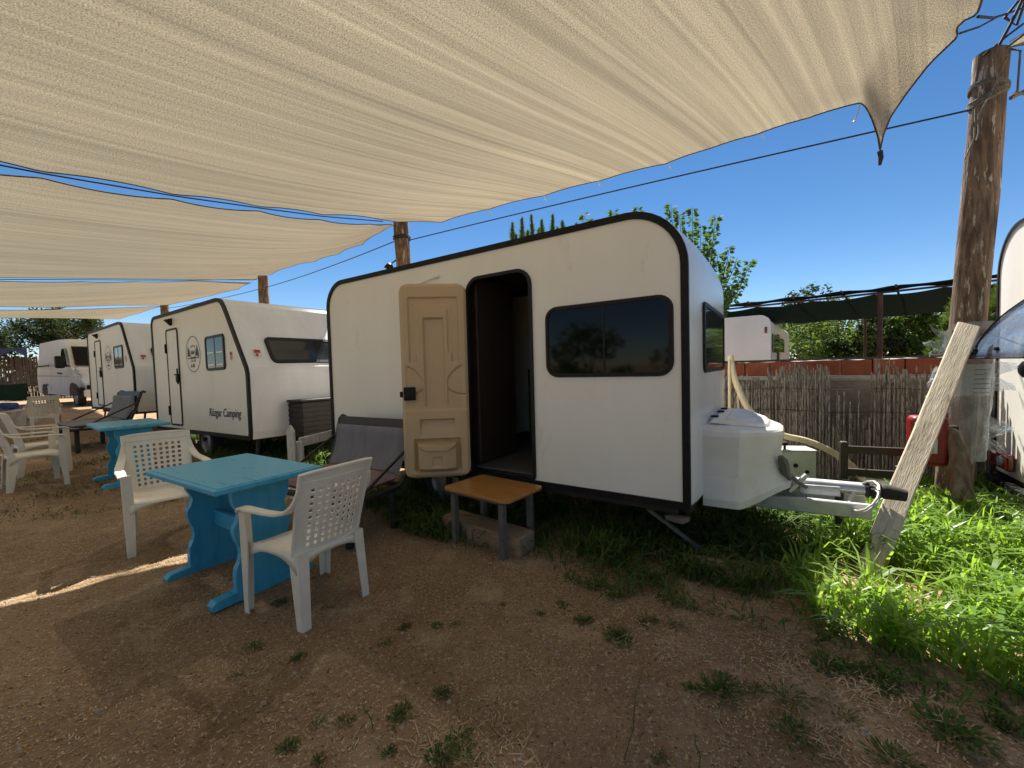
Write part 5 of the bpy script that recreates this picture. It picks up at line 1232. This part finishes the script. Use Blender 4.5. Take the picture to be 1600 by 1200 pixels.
# broad-leaved tree behind the open camper: long shoots with drooping leaves
rnd = random.Random(4)
bt = D(1085, 560, 7.3); br = empty('broadleaf_tree', (bt.x, bt.y, 0), 0, 'leafy tree whose shoots rise behind the roof of the open camper', 'tree')
tr = MB(); tr.tube([(0, 0, 0), (.05, 0, .8), (-.02, .05, 1.6), (.0, 0, 2.1)], [.10, .085, .07, .06], 8); lf_ = MB()
tips = [(1048, 318), (1062, 335), (1082, 324), (1095, 350), (1118, 340), (1110, 365), (1075, 362), (1140, 385), (1152, 402), (1172, 408), (1158, 425), (1142, 445), (1135, 410), (1122, 395), (1100, 385), (1150, 448), (912, 336), (958, 331), (996, 323), (930, 352), (975, 345), (1020, 345), (1090, 400), (1128, 432), (1065, 375), (1108, 425)]
for (u_, v_) in tips:
    e = D(u_, v_, bt.y+rnd.uniform(-.5, .5))-Vector((bt.x, bt.y, 0)); s0 = Vector((e.x*.25, e.y*.3, 2.0+.25*rnd.random())); mid = s0.lerp(e, .5)+Vector((e.x*.18, 0, -.12))
    pts = [s0.lerp(mid, k/5).lerp(mid.lerp(e, k/5), k/5) for k in range(6)]
    tr.tube([Vector((0, 0, 1.8)), s0*.6+Vector((0, 0, .75)), s0], [.04, .03, .018], 6); tr.tube(pts, [.016, .013, .010, .008, .006, .003], 5)
    L_ = (e-s0).length; nl = int(L_*85)
    for k in range(nl):
        tt_ = 1-rnd.random()**1.25*.8; i_ = min(4, int(tt_*5)); p = pts[i_].lerp(pts[i_+1], tt_*5-i_)
        sd = rnd.choice((-1, 1)); d = Vector((sd*rnd.uniform(.5, 1), rnd.uniform(-.8, .8), rnd.uniform(-.7, .35)))
        leaf1(lf_, p+d*.02, rnd.uniform(.065, .12), rnd, d, w=.55)
lf_.build('crown', leaf_mulb, br, fix=False); tr.build('trunk', bark_m, br)
# pines: upright candles of needles
def pine(q, cands, lab, seed, ln=.16):
    rnd = random.Random(seed); r_ = empty('pine_tree', (q.x, q.y, 0), 0, lab, 'pine', 'young pines'); c_ = MB(); t = MB(); top = max(c[2] for c in cands)
    t.tube([(0, 0, 0), (0, 0, top*.85)], [.12, .04], 8)
    for (x, y, z, h) in cands:
        b0 = Vector((x, y, z-h)); e = Vector((x+rnd.uniform(-.05, .05), y, z)); t.tube([Vector((0, 0, max(.3, z-h-.6))), Vector((x*.7, y*.7, z-h-.1)), b0, e], [.03, .025, .018, .006], 5)
        n_ = int(620*h/.6)
        for k in range(n_):
            f = rnd.random(); p = b0.lerp(e, f); a = rnd.uniform(0, 2*PI); el = rnd.uniform(.35, 1.1)+.4*f
            d = Vector((math.cos(a)*math.cos(el), math.sin(a)*math.cos(el), math.sin(el))); l = ln*rnd.uniform(.6, 1.25)*(1.15-.55*f)
            x_ = d.cross(Vector((rnd.uniform(-1, 1), rnd.uniform(-1, 1), .3))).normalized()*.010
            b = len(c_.v); c_.v += [tuple(p-x_), tuple(p+x_), tuple(p+d*l)]; c_.f.append((b, b+1, b+2)); c_.sm.append(False); c_.mi.append(0)
    c_.build('crown', needle_m, r_, fix=False); t.build('trunk', bark_m, r_); return r_
q = D(850, 560, 10.5); cs = []
for (u_, v_, hh) in ((800, 350, .5), (815, 343, .6), (832, 338, .75), (848, 346, .6), (862, 338, .7), (880, 347, .45), (900, 352, .4), (840, 360, .5), (822, 362, .5), (870, 358, .5), (808, 368, .5), (858, 372, .5), (885, 368, .5)):
    e = D(u_, v_, 10.5+random.uniform(-.3, .3)); cs.append((e.x-q.x, e.y-q.y, e.z, hh))
pine(q, cs, 'pine whose upright shoots show over the middle of the open camper roof', 5, .15)
q = D(1520, 560, 6.9); cs = []; rnd = random.Random(12)
for i in range(34):
    z = rnd.uniform(.9, 2.65); a = rnd.uniform(0, 2*PI); r__ = .48*(1-(z/3.4)**2)+.12; cs.append((r__*math.cos(a), r__*math.sin(a), z, .5))
pine(q, cs, 'young pine right behind the thick right post', 6, .17)
# old trees at the far left
def old_tree(q, zt_, spread, lab, seed, n=4200, size=.16):
    rnd = random.Random(seed); r_ = empty('old_tree', (q.x, q.y, .4), 0, lab, 'tree', 'dark trees behind the van'); t = MB(); c_ = MB()
    def grow(p, d, l, rr, lev):
        pts = [p]; dd = Vector(d)
        for i in range(4):
            dd = (dd+Vector((rnd.uniform(-.3, .3), rnd.uniform(-.3, .3), rnd.uniform(-.15, .2)))).normalized(); pts.append(pts[-1]+dd*l/4)
        t.tube(pts, [rr*(1-.12*i) for i in range(5)], 6)
        if lev >= 2: 
            for q_ in pts[2:]: leafquads(c_, q_, n//150, .42, size, rnd)
        if lev < 4:
            for k in range(rnd.choice((2, 3))):
                a = rnd.uniform(0, 2*PI); nd = (dd+Vector((math.cos(a)*.9, math.sin(a)*.9, rnd.uniform(-.2, .4)))).normalized(); grow(pts[rnd.choice((3, 4))], nd, l*.72, rr*.6, lev+1)
    grow(Vector((0, 0, 0)), Vector((spread*.3, 0, 1)), zt_*.36, .16, 0)
    c_.build('crown', leaf_dark, r_, fix=False); t.build('trunk', bark_m, r_)
old_tree(D(28, 560, 21), 5.2, -1, 'dark tree with a bare leaning trunk at the far left edge', 31)
old_tree(D(95, 560, 23), 5.6, .6, 'dark tree directly behind the white van roof', 37)
old_tree(D(165, 560, 25), 6.0, .2, 'dark tree rising behind the smallest camper', 44)
old_tree(D(-60, 560, 20), 5.2, .5, 'dark tree half outside the left picture edge', 52)
bush('bush', (-30, 22, 1.6), 5, 2, 1.6, 3000, .3, leaf_dark, 'dark bush mass beyond the reed screen at the left edge', 'bush', 77, None, clumps=20)

# hedge added out of view behind the camera, to darken the window reflections
for i, (x, y, z_) in enumerate(((-9, -9, 3.2), (-4.5, -10, 2.8), (.5, -10, 3.3), (5, -9, 3.0), (9.5, -7, 3.4), (-13, -6, 3.0))):
    bush('bush', (x, y, z_*.52), 2.7, 1.4, z_*.52, 1500, .32, leaf_hedge, 'bush added out of view behind the camera to darken the camper window reflections', 'bush', 200+i, 'hedge added out of view', clumps=30)

for i, (x, y) in enumerate(((-3.6, 10.2), (-6.2, 11.6), (-8.8, 13.2), (-11.3, 14.6))):   # low scrub added to cover bright sunlit ground behind the smaller campers
    bush('bush', (x, y, terrain(x, y)+.55), 1.5, .7, .6, 900, .16, leaf_dark, 'low dark scrub bush added to cover sunlit ground behind the smaller campers', 'bush', 300+i, 'added scrub behind the campers', clumps=18)
# ------------------------------------------------------------------ grass, weeds, gravel
def gnd(x, y):
    z = terrain(x, y)
    if -10 < x < 7 and 0 < y < 9: z += .018*(mnoise.noise((x*1.3, y*1.3, 0)))+.010*mnoise.noise((x*5, y*5, 3))+.005*mnoise.noise((x*17, y*17, 5))
    return z
def inpoly(x, y, P):
    c = False; j = len(P)-1
    for i in range(len(P)):
        if (P[i][1] > y) != (P[j][1] > y) and x < (P[j][0]-P[i][0])*(y-P[i][1])/(P[j][1]-P[i][1])+P[i][0]: c = not c
        j = i
    return c
def samples(pxpoly, dens, rnd, clump=0., cs=2.5, th=0.):
    P = [G(u, v, 0).xy for u, v in pxpoly]; x0 = min(p.x for p in P); x1 = max(p.x for p in P); y0 = min(p.y for p in P); y1 = max(p.y for p in P)
    n = int(dens*(x1-x0)*(y1-y0)); out = []
    for _ in range(n):
        x = rnd.uniform(x0, x1); y = rnd.uniform(y0, y1)
        if not inpoly(x, y, P): continue
        f = mnoise.noise((x*cs, y*cs, 7.7))*.5+.5
        if clump and rnd.random() > (1-clump)+clump*sstep(.35+th, .62+th, f): continue
        out.append((x, y, f))
    return out
def blade(mb, x, y, z, h, w, rnd, lean=.5, broad=False):
    a = rnd.uniform(0, 2*PI); d = Vector((math.cos(a), math.sin(a), 0)); s = Vector((-d.y, d.x, 0))*w*.5; ln = h*lean*rnd.uniform(.3, 1.3); b = len(mb.v); p = Vector((x, y, z-.01))
    if broad:
        a1 = p+Vector((0, 0, h*.5))+d*ln*.25; m_ = p+Vector((0, 0, h*.85))+d*ln*.7; e = p+Vector((0, 0, h*.8))+d*ln*1.4
        mb.v += [tuple(p-s*.3), tuple(p+s*.3), tuple(a1+s*.5), tuple(a1-s*.5), tuple(m_+s*1.6), tuple(m_-s*1.6), tuple(e)]
    else:
        a1 = p+Vector((0, 0, h*.45))+d*ln*.18; m_ = p+Vector((0, 0, h*.82))+d*ln*.55; e = p+Vector((0, 0, h))+d*ln*1.15
        if lean > .9: e.z -= h*.25
        mb.v += [tuple(p-s*.8), tuple(p+s*.8), tuple(a1+s), tuple(a1-s), tuple(m_+s*.7), tuple(m_-s*.7), tuple(e)]
    mb.f += [(b, b+1, b+2, b+3), (b+3, b+2, b+4, b+5), (b+5, b+4, b+6)]; mb.sm += [True]*3; mb.mi += [0]*3
rnd = random.Random(101)
LUSH = [(1225, 905), (1258, 872), (1330, 862), (1285, 822), (1350, 800), (1420, 772), (1520, 770), (1680, 775), (1800, 1000), (1690, 1120), (1580, 1085), (1470, 1050), (1380, 1020), (1300, 982), (1255, 945)]
g = MB()
for x, y, f in samples(LUSH, 3300, rnd, .6, 3.2):
    if math.hypot(x-2.20, y-2.44) < .34 and rnd.random() < .9: continue
    blade(g, x, y, gnd(x, y), rnd.uniform(.06, .30)*(.5+.8*f), rnd.uniform(.009, .021), rnd, rnd.choice((.4, .7, 1.1, 1.4)), rnd.random() < .15)
tag(g.build('grass', grass_lush, fix=False), 'lush bright green grass by the leaning plank', 'grass', kind='stuff')
g = MB()
UNDER = [(560, 790), (640, 752), (1000, 770), (1200, 780), (1300, 785), (1350, 800), (1285, 822), (1330, 862), (1258, 872), (1225, 905), (1255, 945), (1200, 935), (1100, 915), (1000, 895), (930, 900), (850, 875), (760, 862), (690, 850), (630, 835)]
for x, y, f in samples(UNDER, 2600, rnd, .75, 3.5):
    blade(g, x, y, gnd(x, y), rnd.uniform(.04, .20)*(.5+.8*f), rnd.uniform(.006, .014), rnd, rnd.choice((.6, .9, 1.2)), rnd.random() < .5)
EDGE = [(840, 862), (1000, 885), (1110, 905), (1255, 945), (1380, 1015), (1480, 1050), (1650, 1100), (1640, 1170), (1480, 1110), (1350, 1060), (1200, 985), (1050, 950), (930, 930), (860, 900)]
for x, y, f in samples(EDGE, 2300, rnd, .93, 4.2, .04):
    blade(g, x, y, gnd(x, y), rnd.uniform(.02, .10), rnd.uniform(.005, .012), rnd, rnd.choice((.8, 1.2, 1.6)), rnd.random() < .6)
C2 = [(255, 672), (400, 690), (540, 720), (545, 790), (480, 770), (400, 760), (300, 720)]
for x, y, f in samples(C2, 900, rnd, .8, 2.5):
    blade(g, x, y, gnd(x, y), rnd.uniform(.05, .22), rnd.uniform(.008, .016), rnd, rnd.choice((.6, .9)), rnd.random() < .5)
for pxp, dn, hh in (([(475, 700), (540, 690), (540, 740), (490, 745)], 1500, .35), ([(1210, 770), (1330, 775), (1400, 800), (1300, 850), (1220, 830)], 1000, .28)):
    for x, y, f in samples(pxp, dn, rnd, .6, 3.5): blade(g, x, y, gnd(x, y), rnd.uniform(.3, 1)*hh, rnd.uniform(.010, .018), rnd, rnd.choice((.4, .7)), rnd.random() < .6)
for pxp, dn in (([(0, 700), (180, 690), (320, 760), (300, 800), (0, 830)], 260), ([(60, 705), (170, 700), (250, 740), (120, 760)], 500)):
    for x, y, f in samples(pxp, dn, rnd, .9, 1.6, .05): blade(g, x, y, gnd(x, y), rnd.uniform(.02, .07), rnd.uniform(.006, .012), rnd, 1.2, True)
tag(g.build('weeds', grass_dark, fix=False), 'dark green weeds growing under and along the campers', 'weeds', kind='stuff')
g = MB()
def straw(x, y, l, w):
    z = gnd(x, y)+.004; a = rnd.uniform(0, PI); d = Vector((math.cos(a), math.sin(a), rnd.uniform(-.1, .25))).normalized()*l; s = Vector((-d.y, d.x, 0)).normalized()*w; p = Vector((x, y, z)); b = len(g.v)
    k = d*.5+Vector((rnd.uniform(-.15, .15)*l, rnd.uniform(-.15, .15)*l, .08*l))
    g.v.extend([tuple(p-s), tuple(p+s), tuple(p+k+s), tuple(p+k-s), tuple(p+d)]); g.f.extend([(b, b+1, b+2, b+3), (b+3, b+2, b+4)]); g.sm.extend([False]*2); g.mi.extend([0]*2)
NEAR = [(-150, 820), (300, 760), (800, 800), (1100, 900), (1700, 1100), (1900, 1330), (-350, 1330)]
for x, y, f in samples(NEAR, 900, rnd, .5, 1.3): straw(x, y, rnd.uniform(.008, .035), rnd.uniform(.0006, .0016))
for x, y, f in samples([(-60, 840), (500, 800), (850, 880), (1150, 960), (1680, 1120), (1680, 1230), (-60, 1230)], 1700, rnd, .85, 1.7): straw(x, y, rnd.uniform(.005, .018), rnd.uniform(.0012, .0030))
for pxp, dn, l in (([(1200, 1020), (1380, 1040), (1500, 1110), (1480, 1220), (1330, 1230), (1240, 1120)], 1500, .10), ([(640, 1120), (820, 1130), (860, 1240), (640, 1260)], 900, .08), ([(330, 980), (430, 1000), (420, 1070), (330, 1050)], 600, .06), ([(-120, 700), (190, 690), (310, 770), (200, 860), (-120, 880)], 420, .07), ([(880, 960), (1010, 950), (1080, 1000), (1000, 1030)], 600, .08), ([(1000, 900), (1120, 900), (1130, 940), (1010, 940)], 500, .08)):
    for x, y, f in samples(pxp, dn, rnd, .8, 3., .02): straw(x, y, rnd.uniform(.3, 1)*l, rnd.uniform(.0009, .0022))
tag(g.build('straw', grass_dry, fix=False), 'dry straw scattered over the dirt', 'straw', kind='stuff')
g = MB()
def stone(x, y, r):
    z = gnd(x, y)+r*.2; b = len(g.v); ax = rnd.uniform(0, PI); e = rnd.uniform(.55, 1)
    for k in range(6): 
        a = ax+k*PI/3; q = r*rnd.uniform(.75, 1.15); g.v.append((x+q*math.cos(a), y+q*e*math.sin(a), z-r*.3))
    for k in range(5): 
        a = ax+k*2*PI/5; q = r*rnd.uniform(.45, .7); g.v.append((x+q*math.cos(a), y+q*e*math.sin(a), z+r*rnd.uniform(.25, .45)))
    g.f.append(tuple(b+6+k for k in range(5))); g.sm.append(True); g.mi.append(0)
    for k in range(6):
        i0 = 6+int(k*5/6); i1 = 6+int((k+1)*5/6) % 5
        g.f.append((b+k, b+(k+1) % 6, b+i1, b+i0) if i0 != i1 else (b+k, b+(k+1) % 6, b+i0)); g.sm.append(True); g.mi.append(0)
for x, y, f in samples(NEAR, 1500, rnd, .55, 2.): stone(x, y, .0018+.008*rnd.random()**4)
for x, y, f in samples(NEAR, 9, rnd): stone(x, y, rnd.uniform(.008, .017))
for x, y, f in samples([(-60, 930), (330, 845), (330, 880), (-60, 965)], 260, rnd): stone(x, y, .004+.012*rnd.random()**3)
tag(g.build('gravel', mat('pale_gravel', (.44, .35, .25), .95, spec=.1, c2=(.20, .15, .11), vs=23, vmix=(.3, .7), c3=(.42, .38, .32), s3=60, m3=(.55, .6))), 'small pale gravel stones in the dirt', 'gravel', kind='stuff')
# single tufts in the bare dirt
protos = []
for k in range(4):
    t = MB(); r_ = random.Random(300+k)
    for i in range(170 if k < 3 else 110):
        a = r_.uniform(0, 2*PI); d0 = .075*r_.random(); el = r_.uniform(.05, 1.1); l = r_.uniform(.014, .038); d = Vector((math.cos(a)*math.cos(el), math.sin(a)*math.cos(el), math.sin(el)))
        leaf1(t, Vector((d0*math.cos(a+.4), d0*math.sin(a+.4), r_.uniform(0, .022))), l, r_, d, w=.42 if k < 2 else .26)
    o = t.build('weed_tuft', weed_tuft_m, fix=False); protos.append(o)
tufts = [(912, 972, 1.0), (965, 998, 1.1), (1012, 972, .8), (1054, 978, .9), (1128, 1080, 1.3), (1082, 1080, .7), (1180, 1083, .7), (1232, 1098, 1.1), (1298, 1045, 1.5), (1340, 1050, 1.1), (1240, 1150, 1.5), (1325, 1125, .8), (1488, 1145, 1.5), (1570, 1135, .9), (1400, 1192, 1.1), (604, 1004, .8), (683, 978, .5), (465, 1030, .5), (398, 1012, .8), (372, 1055, .6), (692, 1084, .8), (626, 1120, .8), (540, 1128, .5), (498, 1130, .6), (450, 1168, .6), (498, 1185, .5), (718, 1155, .8), (728, 1182, .8), (608, 1176, .5), (690, 1186, .8), (1032, 1185, .6), (712, 975, .5), (632, 980, .5), (438, 945, .8), (478, 952, .6), (510, 952, .6), (1560, 1105, .7), (1380, 1080, .6), (880, 945, .7), (960, 935, .8), (785, 945, .4), (846, 960, .4)]
special = {(1488, 1145): 'largest round green weed tuft in the bare dirt at the lower right', (1240, 1150): 'broad green weed tuft beside the dry straw patch', (1128, 1080): 'wide flat green weed tuft in the middle of the right half dirt'}
for i, (u_, v_, s_) in enumerate(tufts):
    p = G(u_, v_, 0); k = i % 4
    o = protos[k] if i < 4 else protos[k].copy()
    if i >= 4: COL.objects.link(o)
    o.location = (p.x, p.y, gnd(p.x, p.y)); s_ *= .62+.25*((i*7) % 5)/4; o.scale = (s_*1.15, s_*1.0, s_*.8); o.rotation_euler = (0, 0, i*1.7)
    tag(o, special.get((u_, v_), 'small green weed tuft growing in the bare dirt'), 'weed', 'weed tufts in the bare dirt')
# thin bare stalks
def stalk(u0, v0, u1, v1, lab, side=8):
    p = G(u0, v0, 0); e = D(u1, v1, p.y+.02); d = Vector((p.x, p.y, 0)); t = MB(); r_ = random.Random(u0); h = e-d
    pts = [Vector((0, 0, 0)), h*.35+Vector((.01, 0, 0)), h*.7+Vector((-.006, 0, 0)), h]; t.tube(pts, [.0022, .002, .0016, .0008], 4); 
    for k in range(side*3):
        f = r_.uniform(.2, 1); q = h*f; a = r_.uniform(0, 2*PI); leaf1(t, q, r_.uniform(.006, .016), r_, Vector((math.cos(a), math.sin(a), .8)), w=.35)
    o = t.build('weed_stalk', weed_tuft_m, fix=False); o.location = (p.x, p.y, gnd(p.x, p.y)); tag(o, lab, 'weed', 'thin weed stalks')
stalk(975, 1188, 1004, 1045, 'tall thin bent weed stalk in the middle foreground', 10)
stalk(1092, 1198, 1087, 1146, 'short upright weed stalk right of the tall bent one')
stalk(582, 1140, 566, 1096, 'thin weed stalk in the dirt below the front white chair', 6)
stalk(636, 1108, 634, 1088, 'tiny weed stalk beside the green tufts in the foreground', 6)
stalk(1262, 780, 1252, 702, 'pale narrow-leaved weed standing in front of the metal box', 30)
stalk(1335, 850, 1330, 790, 'leafy weed standing beside the foot of the leaning plank', 30)

# ------------------------------------------------------------------ sun and sky
EL, AZ = R(53.0), R(9.0)          # sun ahead of the camera, a little to the right of straight ahead
sd = bpy.data.lights.new('sun', 'SUN'); so = bpy.data.objects.new('sun', sd); COL.objects.link(so)
sd.energy = SUN_E; sd.angle = R(.53); sd.color = (1.0, .95, .87)
dirv = Vector((math.sin(AZ)*math.cos(EL), math.cos(AZ)*math.cos(EL), math.sin(EL)))
so.rotation_euler = dirv.to_track_quat('Z', 'Y').to_euler(); so.location = (0, 5, 12)
W = bpy.data.worlds.new('World'); S.world = W; W.use_nodes = True; nt = W.node_tree
bg = nt.nodes['Background']; sk = nt.nodes.new('ShaderNodeTexSky'); sk.sky_type = 'NISHITA'; sk.sun_disc = False
sk.sun_elevation = EL; sk.sun_rotation = AZ; sk.air_density = 1.0; sk.dust_density = 0; sk.ozone_density = 1.0; sk.altitude = 2000
hs = nt.nodes.new('ShaderNodeHueSaturation'); hs.inputs['Saturation'].default_value = 1.26; nt.links.new(sk.outputs[0], hs.inputs['Color']); nt.links.new(hs.outputs[0], bg.inputs[0]); bg.inputs[1].default_value = SKY_E
S.view_settings.view_transform = 'Standard'; S.view_settings.look = 'None'; S.view_settings.gamma = 1; S.view_settings.exposure = EXPO
S.cycles.max_bounces = 8; S.cycles.diffuse_bounces = 4; S.cycles.transparent_max_bounces = 8
S.cycles.use_denoising = True
